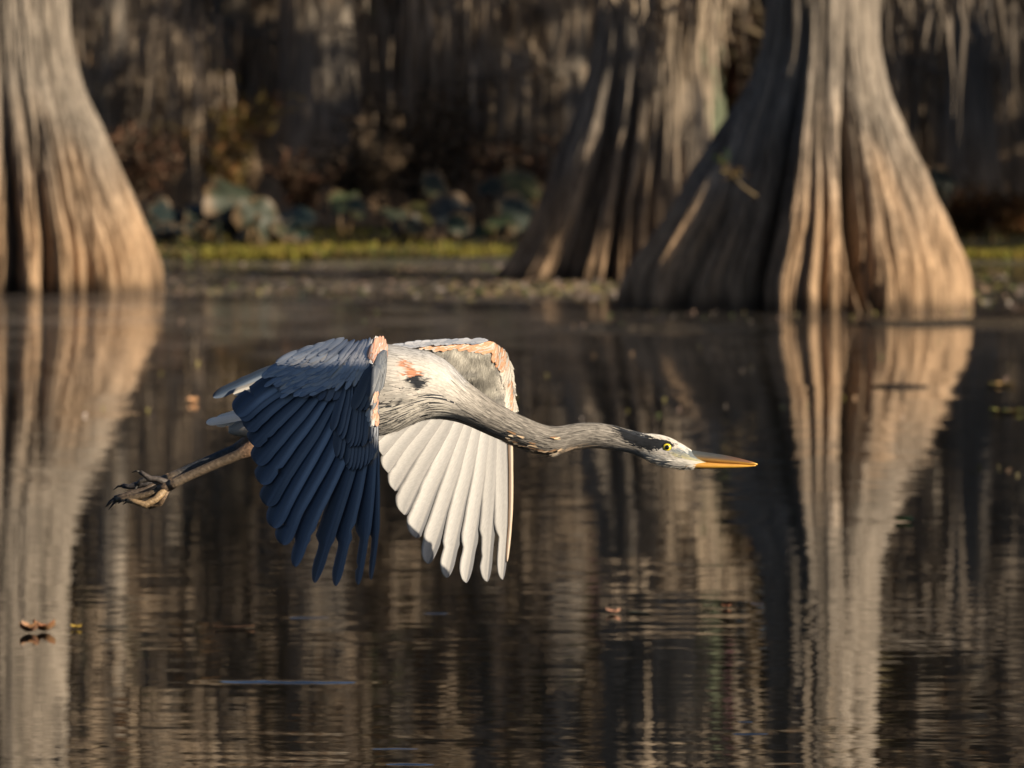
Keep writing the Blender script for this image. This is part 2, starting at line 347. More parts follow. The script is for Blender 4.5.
def build_crown(tree, seed, z0, z1, reach, n, trunk_top, moss_z=(1,3), moss_n=26, foliage=True, rtr=.2, sides=None, moss_len=1.4):
    rng=random.Random(seed); mb=MB(); mm=MB(); ox,oy,_=org(tree)
    for i in range(n):
        z=z0+(z1-z0)*(i+rng.random())/n; a=rng.uniform(0,2*math.pi) if sides is None else R(rng.choice(sides)+rng.gauss(0,25))
        t=(z-z0)/(z1-z0); ln=reach*(1-.55*t)*rng.uniform(.7,1.2)
        c=trunk_top(z)
        pts=limb(mb,(ox+c,oy,z),(math.cos(a),math.sin(a),.35),ln,.07*(1-.5*t)+.02,rng)
        for k in range(3):
            q=pts[rng.randint(2,5)]; b=limb(mb,q,(math.cos(a)+rng.gauss(0,.9),math.sin(a)+rng.gauss(0,.9),rng.gauss(.1,.4)),ln*.4,.022,rng)
            if foliage: twig_clump(mb,b[-2],26,.28,.13,rng,FOLC)
            moss_clump(mm,b[4],moss_n//3,.12,moss_len,.022,rng,MOSSC)
        for q in pts[2:]:
            if foliage and z>z0+1: twig_clump(mb,q,14,.3,.13,rng,FOLC)
            moss_clump(mm,q,moss_n//4,.13,moss_len*rng.uniform(.5,1.3),.024,rng,MOSSC)
    obj('crown',mb,M_FOL,tree,False); obj('hanging_moss',mm,M_MOSS,tree,False)

zs_big=list(np.linspace(-.25,2.7,120))+list(np.linspace(2.85,12,30))
def big_tree(px0, py0, prof_px, explicit, seed, label, step=None):
    base=on_water(px0,py0); s=F_PX/base[1]
    t=thing('cypress_tree',(base[0],base[1],0),label,'tree','large cypress trees with flared bases standing in the water')
    prof=[((py0-py)/s,(cx-px0)/s,hw/s) for py,cx,hw in prof_px]
    prof=[(-.4,prof[0][1],prof[0][2]*1.05)]+prof
    zl,dl,rl=prof[-1]; prof+=[(zl+1.2,dl,rl*.93),(zl+4,dl,rl*.75),(12.2,dl,rl*.35)]
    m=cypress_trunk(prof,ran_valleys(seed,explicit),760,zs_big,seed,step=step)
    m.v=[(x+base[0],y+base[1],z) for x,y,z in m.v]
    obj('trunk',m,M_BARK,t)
    top=lambda z:catmull(prof,z)[0]
    return t,top,base,s
# right tree
tR,topR,bR,sR=big_tree(800,309,[(309,800,174),(285,800,171),(262,803,163),(238,806,150),(215,809,138),(170,812,113),(130,814,92),(95,817,74),(50,820,60),(0,821,56)],
    [(-20,.34,4.5,-1,1.25),(-11,.10,1.5,-1,1.0),(-4,.08,1.4,-1,1.6),(3,.14,1.6,-1,5),(9,.07,1.4,-1,.8),(20.5,.56,3.1,.18,.95),(14,.15,1.5,-1,.9),(28,.20,1.6,-1,1.2),(35,.13,1.4,-1,.8),(43,.19,1.7,-1,1.4),(52,.13,1.6,-1,.7),(62,.18,2,-1,1.2),(-52,.10,5,-1,1.2),(-40,.05,3,-1,1.0),(-30,.05,3,-1,1.0),(-23,.03,3,-1,1)],11,
    'huge fluted cypress trunk with flared base, half sunlit, at right nearest the camera',(-20,.19))
build_crown(tR,21,3.0,11.5,2.6,9,topR,moss_n=26)
# middle tree behind it
tM,topM,bM,sM=big_tree(618,279,[(279,618,121),(255,620,108),(230,623,97),(205,626,87),(180,630,79),(150,635,72),(110,641,62),(60,645,53),(0,648,48)],
    [(-38,.28,5,-1,1.5),(-25,.12,3,-1,1.5),(-8,.28,4,-1,2.0),(8,.2,3,-1,1.2),(22,.25,4,-1,2.5)],12,
    'dark shaded cypress trunk with flared base standing behind the big right-hand cypress',(-12,.12))
build_crown(tM,22,2.9,11.5,2.4,9,topM,moss_n=30)
# left tree
tL,topL,bL,sL=big_tree(20,291,[(291,20,146),(265,20,143),(240,20,135),(210,18,124),(175,17,109),(130,15,91),(90,12,75),(50,10,66),(0,8,62)],
    [(-2,.3,3.5,-1,.8),(-22,.24,4,-1,2.2),(10,.12,3,-1,1.0),(17,.18,1.7,-1,1.1),(26,.12,1.6,-1,1.3),(34,.20,2,-1,.9),(47,.17,2,.1,1.0),(60,.14,2,-1,.6)],13,
    'pale tan fluted cypress trunk cut off by the left side of the photo')
build_crown(tL,23,3.2,11.5,2.4,9,topL,moss_n=26)

# moss curtain on a low limb of the middle/right trees, hanging into view
def low_limb(tree,name,pts,rad,moss,seed,mlen,n,col=MOSSC,wid=.02):
    rng=random.Random(seed); mb=MB(); mb.tube(pts,rad,7,(.16,.14,.12)); o=obj(name,mb,M_BARK,tree)
    mm=MB()
    for (p,ln,k) in moss: moss_clump(mm,p,k,.07,ln,wid,rng,col)
    obj('moss_tuft',mm,M_MOSS,o,False)
Y2=75.0
pts=[at(648,-30,79.3),at(672,-22,77.5),at(700,-18,Y2),at(735,-14,74)]
low_limb(tM,'limb',pts,[.06,.05,.04,.02],[(at(x,-18,Y2+random.uniform(-.5,.5)),l/128,k) for x,l,k in [(640,95,9),(652,150,12),(668,190,16),(680,215,20),(690,190,22),(700,150,16),(712,120,14),(728,80,12),(660,110,14),(622,60,10),(740,70,8)]],5,1,1)
pts=[at(872,-40,68.2),at(905,-30,68.6),at(950,-26,69),at(1010,-20,69.5),at(1060,-18,70)]
low_limb(tR,'limb',pts,[.06,.05,.045,.035,.02],[(at(x,-24,68.9+random.uniform(-.4,.4)),l/140,k) for x,l,k in [(885,90,14),(897,105,14),(912,60,10),(945,70,10),(952,150,5),(978,70,12),(1003,85,12),(1018,130,12),(1040,90,12),(925,45,10),(965,50,8)]],6,1,1,(.16,.135,.11))
# thin dead branches in front of the middle tree
mb=MB(); mb.tube([at(640,95,78),at(665,84,77.6),at(690,70,77),at(722,60,76.6)],[.02,.016,.012,.006],6,(.2,.165,.13)); mb.tube([at(690,70,77),at(684,88,76.9),at(680,112,76.8)],[.01,.008,.004],5,(.2,.165,.13))
obj('dead_branch',mb,M_BARK,tM)
# small leafy sprig on the right tree's shaded buttress
mb=MB(); rng=random.Random(3)
mb.tube([at(756,196,67.05),at(742,186,66.9),at(730,172,66.85),at(720,155,66.8)],[.012,.01,.008,.004],6,(.13,.10,.06))
twig_clump(mb,at(732,172,66.85),16,.05,.05,rng,[(.16,.12,.05),(.2,.13,.06)]); twig_clump(mb,at(721,158,66.8),10,.03,.05,rng,[(.10,.18,.04)])
obj('leafy_sprig',mb,M_FOL,tR,False)

# a cypress beyond the right of the frame whose crown shades the middle trunk
tS=thing('cypress_tree',(10.3,74.4,0),'tall moss-hung cypress standing in the water outside the right side of the photo','tree')
pr=[(-.4,0,1.1),(0,0,1.0),(.7,0,.7),(1.5,0,.5),(4,0,.4),(13,0,.15)]
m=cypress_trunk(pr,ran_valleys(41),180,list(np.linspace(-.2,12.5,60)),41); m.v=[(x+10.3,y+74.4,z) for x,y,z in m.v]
obj('trunk',m,M_BARK,tS); build_crown(tS,24,4.9,12,3.6,34,lambda z:0,moss_n=44,moss_len=1.4)

# ------------------------------------------------------------------ wood behind the bank
def proto_tree(seed, r, h, flare):
    base=(0,0,0); t=thing('cypress_tree',base,'','tree','slim cypress trees in the dim wood behind the bank')
    pr=[(-.3,0,r*flare*1.1),(0,0,r*flare),(.5,0,r*(1+(flare-1)*.55)),(1.2,0,r*(1+(flare-1)*.2)),(2.5,0,r),(6,0,r*.8),(h,0,r*.3)]
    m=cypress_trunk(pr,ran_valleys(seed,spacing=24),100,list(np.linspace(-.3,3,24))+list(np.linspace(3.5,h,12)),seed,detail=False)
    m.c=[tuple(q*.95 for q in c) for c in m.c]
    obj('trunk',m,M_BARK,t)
    rng=random.Random(seed); mb=MB(); mm=MB()
    for i in range(15):
        z=1.2+(h-2)*(i/15)**1.25+rng.random()*.4; a=rng.uniform(0,2*math.pi)
        pts=limb(mb,(0,0,z),(math.cos(a),math.sin(a),.3),rng.uniform(.7,2.2),.045,rng)
        for q in pts[1:]:
            moss_clump(mm,q,15,.16,rng.uniform(.5,1.7),.019,rng,(.36,.285,.21))
            if z>3: twig_clump(mb,q,10,.28,.15,rng,FOLC)
    obj('crown',mb,M_FOL,t,False); obj('hanging_moss',mm,M_MOSS,t,False)
    return t
protos=[proto_tree(51,.20,12,2.0),proto_tree(52,.30,14,2.4),proto_tree(53,.14,11,1.8),proto_tree(54,.24,13,2.2)]
BG=[ # px, Y, proto, rot, scale, label
 (112,97,2,0,1.0,'thin dark cypress just right of the pale left-hand trunk'),
 (160,99,0,1,1.1,'grey moss-hung cypress rising behind the blue-green lotus leaves nearest the left trunk'),
 (197,104,2,2,1,'slim cypress in the dim wood behind the rusty shrub'),
 (232,101,3,3,.9,'brown cypress behind the tallest drooping lotus leaf'),
 (268,108,2,4,1,'slim pale cypress deep in the wood left of the broadest background trunk'),
 (316,98.5,1,5,1.15,'broadest flared cypress of the background wood, above the lotus bed'),
 (352,107,0,.6,1,'dim cypress just right of the broadest background trunk'),
 (398,102,2,1.6,1.1,'slim cypress standing amid the brown brush in the middle of the wood'),
 (437,106,3,2.6,1,'dark cypress in the wood above the round dark lotus leaf'),
 (486,99,0,3.6,1,'dark cypress in the wood above the yellowing lotus leaves'),
 (527,104,2,4.6,1,'slim cypress close behind the left flank of the dark middle trunk'),
 (562,98,3,5.6,1,'pale moss-draped cypress touching the left outline of the dark middle trunk'),
 (925,104,0,.3,1,'dim cypress behind the right flank of the huge sunlit trunk'),
 (968,99,3,1.3,1,'dark cypress behind the grassy bank at far right, left of the last one'),
 (1012,102,1,2.3,1,'dim cypress at the very right side of the photo behind the bank'),
]
for i,(px,Y,k,rz,sc,lab) in enumerate(BG):
    used=[b[2] for b in BG[:i]]
    o=protos[k] if k not in used else copy_tree(protos[k])
    x=at(px,200,Y)[0]; o.location=(x,Y,.08); o.rotation_euler=(0,0,rz*1.7); o.scale=(sc,sc,sc); o['label']=lab
# deep wood as one mass
def wood(name,x0,x1,y0,y1,nt_,nf,h,seed,label,size=.42,z0=0.1):
    rng=random.Random(seed); mb=MB()
    for _ in range(nt_):
        x=rng.uniform(x0,x1); y=rng.uniform(y0,y1)
        r=rng.uniform(.09,.3); hh=h*rng.uniform(.7,1.05)
        c=tuple(q*rng.uniform(.55,1.1) for q in (.17,.145,.12))
        mb.tube([(x,y,-.3),(x,y,.5),(x+rng.gauss(0,.1),y,1.6),(x+rng.gauss(0,.3),y,hh*.6),(x+rng.gauss(0,.4),y,hh)],[r*2.1,r*1.5,r,r*.8,r*.3],8,c)
        for k in range(12):
            moss_clump(mb,(x+rng.gauss(0,.9),y+rng.gauss(0,.9),rng.uniform(2.4,hh)),14,.2,rng.uniform(.6,2),.026,rng,tuple(q*rng.uniform(.6,1.15) for q in (.38,.30,.22)))
    for _ in range(nf):
        p=(rng.uniform(x0,x1),rng.uniform(y0,y1),z0+(h-z0)*rng.random()**.8)
        twig_clump(mb,p,8,.7,size,rng,[(.15,.11,.07),(.12,.10,.06),(.19,.13,.08),(.09,.07,.045)])
    return tag(obj(name,mb,M_FOL,None,False),label,'wood',kind='stuff')
wood('distant_wood',-24,20,110,124,80,4600,17,61,'dim mossy wood filling the background behind the bank')
wood('farther_wood',-30,30,126,140,30,4200,20,63,'dense dark mass of the wood farthest behind the bank',1.0)
wood('unseen_wood',-44,-15,38,86,44,1500,13,64,'mossy wood added out of view at left to block skylight')  # added unseen trees: cut the sky fill on left-facing trunk sides
wood('unseen_wood',10.5,40,84,98,42,1900,11.8,62,'mossy wood on the shore outside the right of the photo')
# bare brown brush and shrubs
def shrub(px,py,Y,wd,ht,n,cols,label,name='bare_shrub',size=.09):
    p=at(px,py,Y); rng=random.Random(int(px*7+py)); t=thing(name,(p[0],p[1],p[2]),label,'shrub')
    ms=MB(); mf=MB()
    for _ in range(16):
        a=rng.uniform(0,6.28); ln=ht*rng.uniform(.6,1.1)
        q=limb(ms,p,(math.cos(a)*wd/ht*.8,math.sin(a)*wd/ht*.8,1),ln,.014,rng,.1,(.12,.09,.065))
        for z in q[2:]: twig_clump(mf,z,n,wd*.16,size,rng,cols)
    obj('stem',ms,M_BARK,t); obj('foliage',mf,M_FOL,t,False)
RUST=[(.11,.058,.036),(.09,.055,.035),(.09,.065,.045)]; BR=[(.12,.085,.055),(.095,.07,.045),(.14,.10,.065)]; OL=[(.17,.12,.04),(.13,.10,.035),(.16,.085,.035)]
shrub(138,205,93,.45,.8,7,RUST,'rust-red leafy shrub beside the right flank of the left-hand trunk','leafy_shrub')
shrub(222,216,96,.5,1.35,7,OL,'tall olive-brown shrub behind the drooping lotus leaf','leafy_shrub')
shrub(356,214,94.5,.55,.9,8,BR,'brown twiggy bush right of the broadest background trunk')
shrub(418,214,97,.6,1.4,9,BR,'tall brown twiggy bush in the middle of the wood')
shrub(305,214,94,.35,.6,7,RUST,'low reddish-brown bush at the foot of the broadest background trunk','leafy_shrub')
shrub(515,210,95,.45,.7,7,RUST,'low russet bush beside the dark middle trunk','leafy_shrub')
shrub(965,232,93,.55,.45,9,[(.22,.10,.035),(.17,.09,.035)],'low orange-brown shrub on the bank right of the huge trunk','leafy_shrub',.07)
shrub(1012,230,92.5,.5,.42,9,[(.19,.085,.035),(.14,.08,.035)],'low orange-brown shrub at the right side of the photo','leafy_shrub',.07)
shrub(470,214,99,.5,1.0,7,BR,'brown bush under the leaning bare branch')
mb=MB(); mb.tube([at(420,92,97),at(455,80,96.6),at(500,74,96)],[.012,.016,.02],6,(.24,.19,.14)); mb.tube([at(500,74,96),at(520,72,96.4),at(545,66,97.2)],[.02,.022,.024],6,(.22,.17,.13))
tag(obj('bare_branch',mb,M_BARK),'thin pale bare branch slanting across the dim wood left of the middle trunk','branch')

# marsh grass on the bank, one sheet of blades
mb=MB(); rng=random.Random(9)
for _ in range(52000):
    x=rng.uniform(-11,11); y=87.0+13*rng.random()**1.9; e_=88.3+1.2*vn(x*.18,3)+.5*vn(x*.9,7)
    if y<e_-.6: continue
    pt=vn(x*.9+5,y*.35,2)
    col=rng.choice([(.13,.135,.025),(.19,.165,.03),(.20,.15,.035)]) if pt>-.15 else rng.choice([(.13,.085,.035),(.09,.075,.03),(.08,.10,.03)])
    h=rng.uniform(.04,.14); w_=rng.uniform(.015,.05); a=rng.uniform(0,3.14); z=.06+.1*sm(e_,e_+8,y)
    z=max(0,z-.07)
    ca,sa=math.cos(a)*w_,math.sin(a)*w_
    mb.add([(x-ca,y-sa,z),(x+ca,y+sa,z),(x+rng.gauss(0,.04),y+rng.gauss(0,.04),z+h)],[(0,1,2)],[col]*3)
tag(obj('marsh_grass',mb,M_GRASS,None,False),'yellow-green marsh grass along the far bank','grass',kind='stuff')
# floating litter near the far bank
mb=MB(); rng=random.Random(10)
def litter(px,py,s):
    p=on_water(px,py); a=rng.uniform(0,6.28); l=s*rng.uniform(.6,1.4); ca,sa=math.cos(a)*l,math.sin(a)*l
    col=rng.choice([(.34,.23,.17),(.26,.17,.10),(.30,.26,.08),(.38,.32,.28),(.14,.12,.06),(.12,.15,.05)])
    k=rng.uniform(.004,.016)
    mb.add([(p[0]-ca,p[1]-sa,.004),(p[0]-sa*.5,p[1]+ca*.5,k),(p[0]+ca,p[1]+sa,.004+k*.6),(p[0]+sa*.5,p[1]-ca*.5,.003)],[(0,1,2,3)],[col]*4)
for _ in range(1300): litter(rng.gauss(560,60),rng.gauss(288,4.5),.035)
for _ in range(700): litter(rng.uniform(170,520),rng.choice([rng.gauss(270,3),rng.gauss(280,3.5),rng.gauss(290,6)]),.035)
for _ in range(330): litter(rng.uniform(960,1060),rng.gauss(288,8),.035)
for _ in range(150): litter(rng.uniform(600,980),rng.gauss(313,4),.012)
for _ in range(150): litter(rng.uniform(0,1024),rng.uniform(300,420),.012)
for _ in range(14): litter(rng.gauss(1000,18),rng.gauss(470,3),.012)
tag(obj('floating_leaf_litter',mb,M_DEBRIS,None,False),'small dead leaves and duckweed floating below the far bank','leaf litter',kind='stuff')

# lotus leaves
def lotus(px,py,base_py,Y,r,tilt,droop,col,label):
    r*=.82; col=tuple(k_*.72 for k_ in col); c0=at(px,py+8,Y); g=at(px,base_py,Y)
    t=thing('lotus_plant',(c0[0],Y,g[2]),label,'lotus plant','lotus plants on the far bank'); rng=random.Random(int(px*3+py))
    for q_ in range(4):
        big=q_==0; rr_=r if big else r*rng.uniform(.45,.75)
        c=c0 if big else (c0[0]+rng.uniform(-1.2,1.2)*r,Y+rng.uniform(-.3,.25),max(g[2]+.06,c0[2]-rng.uniform(.2,1.1)*r))
        ax,ay=(tilt if big else (rng.uniform(.1,1.0),rng.uniform(-.6,.6))); cc=tuple(k_*(1 if big else rng.uniform(.6,1.15)) for k_ in col)
        n,mr=28,7; wv=[rng.uniform(0,6.28) for _ in range(4)]; mb=MB()
        for layer in (0,1):
            P=[];C=[]
            for i in range(mr+1):
                q=i/mr; row=[]
                for j in range(n):
                    a=2*math.pi*j/n; rr=rr_*q*(1+.08*math.sin(3*a+wv[0])+.05*math.sin(7*a+wv[1]))
                    z=rr_*(.10*q*q+.18*q**2*math.sin(2*a+wv[2])+.13*q**3*math.sin(5*a+wv[3]))-droop*rr_*q**2*(.5+.5*math.cos(a-wv[3]))
                    x=rr*math.cos(a); y=rr*math.sin(a); z-=layer*.006*(1.05-q)
                    y2=y*math.cos(ax)-z*math.sin(ax); z2=y*math.sin(ax)+z*math.cos(ax)
                    x2=x*math.cos(ay)+z2*math.sin(ay); z3=-x*math.sin(ay)+z2*math.cos(ay)
                    row.append((c[0]+x2,c[1]+y2,c[2]+z3))
                    vein=.85+.3*(abs(math.sin(a*7))**6)*q
                    C.append(mix(tuple(k_*vein for k_ in cc),(.16,.10,.05),sm(.72,1,q+.25*vn(a*2,py+q_,2))*.8))
                P.append(row)
            mb.grid(P,C,None,True)
        obj('leaf',mb,M_LOTUS,t)
        ms=MB(); ms.tube([(g[0]+(c[0]-c0[0])*.5+rng.gauss(0,.03),c[1]+rng.gauss(0,.03),g[2]-.05),((g[0]+c[0])/2+rng.gauss(0,.03),c[1],(g[2]+c[2])/2),c],[.016,.014,.011],7,(.17,.11,.05)); obj('stem',ms,M_LOTUS,t)
BG_=(.028,.046,.043); YG=(.11,.105,.03); GG=(.045,.057,.034); BRN=(.17,.11,.05)
for a in [
 (165,205,236,91.0,.22,(.5,.2),.3,BG_,'blue-green lotus leaf nearest the pale left-hand trunk'),
 (185,216,236,90.5,.24,(.3,-.3),.5,BG_,'low blue-green lotus leaf, second from the left-hand trunk'),
 (205,200,237,91.5,.24,(.6,.1),.6,(.06,.10,.10),'dark blue-green lotus leaf behind the low one near the left trunk'),
 (232,190,236,91.0,.36,(1.0,.55),.7,GG,'tallest drooping grey-green lotus leaf in the left cluster'),
 (258,208,236,90.6,.27,(.9,.7),.8,GG,'folded grey-green lotus leaf hanging right of the tallest one'),
 (294,211,237,91.2,.29,(.6,-.2),.5,(.07,.12,.11),'broad dark teal lotus leaf under the broadest background trunk'),
 (343,192,235,92.5,.19,(.7,.1),.4,(.10,.13,.06),'small olive lotus leaf standing alone right of the teal one'),
 (398,207,233,91.5,.21,(.8,.3),.6,GG,'pale crumpled lotus leaf left of the yellow one'),
 (416,203,233,91.8,.18,(1.0,-.2),.5,YG,'yellow lotus leaf beside the round dark one'),
 (418,219,236,90.8,.20,(.4,.0),.4,GG,'low grey-green lotus leaf below the yellow one'),
 (452,205,234,91.0,.27,(1.1,.1),.2,(.03,.042,.045),'round dark lotus leaf in the middle of the right cluster'),
 (436,176,232,93.0,.20,(.8,.4),.5,GG,'small pale lotus leaf standing above the round dark one'),
 (494,178,232,93.2,.19,(.8,-.3),.4,GG,'grey-green lotus leaf left of the topmost yellow-green one'),
 (524,176,233,92.6,.27,(.9,.2),.5,(.11,.115,.042),'largest yellow-green lotus leaf beside the dark middle trunk'),
 (518,203,234,91.5,.25,(.7,.3),.6,(.06,.08,.06),'dark green lotus leaf under the largest yellow-green one'),
 (498,213,235,91.0,.17,(.4,.2),.5,(.09,.14,.06),'small green lotus leaf low at the right end of the cluster'),
 (942,172,232,92.5,.20,(.8,.9),.5,GG,'grey-green lotus leaf leaning beside the huge right-hand trunk'),
]: lotus(*a)
mb=MB(); mb.tube([on_water(846,324),on_water(905,324.5),on_water(970,323),on_water(1050,324)],[.012,.03,.034,.04],8,(.05,.04,.03))
tag(obj('floating_log',mb,M_BARK),'long dark waterlogged log floating right of the huge trunk','log')

# ------------------------------------------------------------------ the heron
Y0=20.0
bc=at(400,395,Y0)
heron=thing('heron',bc,'great grey-blue heron in level flight low over the water, wings swept down','bird')
def bp_(px,py,d): 
    s=1.0+d/Y0
    return at(px,py,Y0+d)
PX=1/480.0
SEC=[ # x, cy, hh, hw (px)
 (228,430,2.5,3),(240,428,8,12),(270,420,19,24),(310,408,30,36),(350,396,41,44),(372,391,45.5,47),(395,388.5,43,47),(412,386.5,37.5,44),(430,385.5,33,38),
 (450,392,28,29),(466,402.5,22,22),(485,414,19,16),(510,427,16.5,13),(530,435.5,15.5,12),(546,440.5,14.6,11.5),(558,440.5,13.6,11),
 (574,437,12.6,10.5),(592,435.5,12.2,10),(612,437.5,11.8,9.6),(630,441.5,11.2,9.2),(644,446,12.6,10),(656,449,14.6,11.2),(668,452,15,11.6),
 (680,455.6,12.6,10.0),(690,458.6,9.6,7.6),(697,460.2,6.6,5.4),(703,461.5,3.6,3),(707,462.4,1.6,1.4)]
def surf(x,ang,lift=0.0):
    cy,hh,hw=catmull(SEC,x); hh=max(hh,.5); hw=max(hw,.5)
    return bp_(x, cy-(hh+lift)*math.sin(ang), -(hw+lift)*math.cos(ang)*PX)
def inpoly(x,y,poly):
    c=False; n=len(poly)
    for i in range(n):
        x1,y1=poly[i]; x2,y2=poly[(i+1)%n]
        if (y1>y)!=(y2>y) and x<(x2-x1)*(y-y1)/(y2-y1)+x1: c=not c
    return c
CROWN=[(610,424),(640,433.5),(655,437.5),(672,441.5),(682,446),(676,447),(664,446.5),(656,451.5),(645,449.5),(630,442)]
BELLY=[(372,404),(392,402),(408,404),(420,407),(412,412),(398,415),(372,421)]
def heron_colour(x,y,ang,rng=None):
    j=(lambda s:0) if rng is None else (lambda s:rng.gauss(0,s))
    xx=x+j(1.2); yy=y+j(.9)
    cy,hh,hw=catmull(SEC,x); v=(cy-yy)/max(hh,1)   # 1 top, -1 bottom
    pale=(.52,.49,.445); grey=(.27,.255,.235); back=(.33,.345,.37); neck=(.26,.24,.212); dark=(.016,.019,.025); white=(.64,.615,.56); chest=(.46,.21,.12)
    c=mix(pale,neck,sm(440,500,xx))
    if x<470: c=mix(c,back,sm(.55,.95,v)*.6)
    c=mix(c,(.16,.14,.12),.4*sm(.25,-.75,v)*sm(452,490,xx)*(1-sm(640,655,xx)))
    # underside of the neck: pale edge with dark flecks
    if 470<x<640:
        t=sm(-.72,-.95,v); c=mix(c,(.60,.45,.31),t*.9)
        if v<-.66 and 515<x<572 and vn(x*.16,v*3.5+9)>.12: c=mix(c,dark,.75)
    if 440<x<520 and v<-.15 and vn(x*.05,yy*.28+3)>.3: c=mix(c,dark,.3)
    # grey breast blotches
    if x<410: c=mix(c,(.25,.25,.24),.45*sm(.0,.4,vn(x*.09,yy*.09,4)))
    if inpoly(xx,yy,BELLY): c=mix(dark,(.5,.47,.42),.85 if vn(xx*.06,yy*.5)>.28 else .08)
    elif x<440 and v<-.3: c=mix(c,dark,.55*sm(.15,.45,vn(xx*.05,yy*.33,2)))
    if ((xx-420)/9.2)**2+((yy-381.5)/7.6)**2<1: c=dark
    if ((xx-416)/8)**2+((yy-374)/4.5)**2<1 and yy<376: c=chest
    if ((xx-409)/4.5)**2+((yy-366)/5)**2<1: c=chest
    if x>615:
        t=sm(640,656,xx)
        side=mix(neck,(.50,.46,.40),t); c=side
        if v<-.1: c=mix(c,white,sm(-.05,-.4,v)*t)
        elif v<.35: c=mix(c,(.42,.41,.39),t*.7)
        if xx>683: c=mix(c,(.30,.33,.33),sm(.2,.6,v+.3)*.8); 
        if xx>674 and -.15<v<.42: c=mix((.36,.34,.22),(.16,.18,.19),sm(.0,.3,v))
        if xx>688 and v>.2: c=(.12,.14,.15)
        if v>.86 and xx>643: c=white
        elif inpoly(xx,yy,CROWN): c=(.008,.010,.014)
    return c
xs_=[228.5+i*(706.5-229)/420 for i in range(421)]; NA=96
P=[];C=[]
for x in xs_:
    row=[]
    cy,hh,hw=catmull(SEC,x)
    for k in range(NA):
        a=2*math.pi*k/NA; row.append(surf(x,a,.5*vn(x*.12,a*4)+.3*vn(x*.3,a*9) if x<640 else .2*vn(x*.3,a*9)))
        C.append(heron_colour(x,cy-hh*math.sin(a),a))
    P.append(row)
mb=MB(); mb.grid(P,C,None,True)
n0=len(mb.v); mb.f.append(tuple(range(NA-1,-1,-1))); mb.f.append(tuple(range(n0-NA,n0)))
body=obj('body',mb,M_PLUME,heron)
# small lying feathers that give the coat its nap
mb=MB(); rng=random.Random(77)
def plume(x,a,ln,wd,lift,col,droop=0,n=5):
    P=[];C=[]; da=rng.gauss(0,.05); off_=(rng.gauss(3,2.5),rng.gauss(0,.9))
    for i in range(n):
        t=i/(n-1); xx=max(229,x-ln*t)
        cy,hh,hw=catmull(SEC,xx)
        wv=wd*(.35+1.0*math.sin(math.pi*min(1,.15+.8*t)))*(1-.55*t*t)
        dw=wv/max(4,(hh+hw)/2)
        lf=.25+lift*t*t
        aa=a+da*t
        p1=surf(xx,aa-dw,lf); p2=surf(xx,aa+dw,lf)
        if droop: p1=(p1[0],p1[1],p1[2]-droop*t*t*PX); p2=(p2[0],p2[1],p2[2]-droop*t*t*PX)
        P.append([p1,p2]); f=1-.08*t
        if isinstance(col,float):
            lc=heron_colour(xx+off_[0],cy-hh*math.sin(aa)+off_[1],aa); C+=[tuple(min(.85,q*f*col) for q in lc)]*2
        else: C+=[tuple(q*f for q in col)]*2
    mb.grid(P,C)
for _ in range(12000):
    x=rng.uniform(250,685); x=x if rng.random()<.75 or x>430 else rng.uniform(430,690)
    a=rng.uniform(0,2*math.pi)
    cy,hh,hw=catmull(SEC,x); y=cy-hh*math.sin(a)
    col=rng.uniform(.88,1.14) if x<470 else rng.choice([rng.uniform(.9,1.1),rng.uniform(.7,1.3)])
    ex,ey=667,447.2
    if (x-ex)**2+(y-ey)**2<64: continue
    if x>640: plume(x,a,rng.uniform(4,8),.5,.2,col,n=4)
    elif x>470: plume(x,a,rng.uniform(9,20),.65,.5,col)
    else: plume(x,a,rng.uniform(14,30),1.5,.55,col)
for _ in range(420):   # long loose plumes of breast and scapulars
    x=rng.uniform(395,470); a=rng.uniform(-1.25,-.25); cy,hh,hw=catmull(SEC,x); y=cy-hh*math.sin(a)
    if y<401: continue
    col=rng.choice([(.62,.59,.53),(.55,.52,.46),(.66,.63,.57),(.04,.045,.055),(.48,.45,.41),(.6,.57,.52)]) if y>400 else tuple(q*rng.uniform(.9,1.15) for q in heron_colour(x,y,a,rng))
    plume(x,a,rng.uniform(30,58),.8,1.7,col,rng.uniform(0,4),7)
for _ in range(150):    # ragged feathers under the neck bend and chin
    x=rng.uniform(515,568); a=-math.pi/2+rng.gauss(.25,.45); plume(x,a,rng.uniform(8,18),.9,2.4,rng.choice([(.6,.45,.3),(.65,.55,.42),(.06,.045,.035),(.3,.18,.1)]),0)
for _ in range(240):
    x=rng.uniform(655,702); a=-math.pi/2+rng.gauss(.0,.4); plume(x,a,rng.uniform(5,10),.45,2.3,rng.choice([(.72,.69,.62),(.66,.63,.57),(.5,.48,.45)]),0,4)
for _ in range(520):   # streaky long neck feathers
    x=rng.uniform(468,640); a=rng.uniform(-1.3,1.5); cy,hh,hw=catmull(SEC,x); f=rng.choice([.55,.7,1.25,1.5,1.1]); plume(x,a,rng.uniform(14,30),.42,1.0,min(1.6,f),0,6)
for _ in range(36):    # black crest
    x=rng.uniform(636,655); a=rng.choice([1,-1])*0+math.pi/2+rng.gauss(0,.35); plume(x,a,rng.uniform(16,30),.55,.7,(.025,.03,.04),0,6)
tag(obj('plumage',mb,M_PLUME,body,True),None,None,kind='stuff')

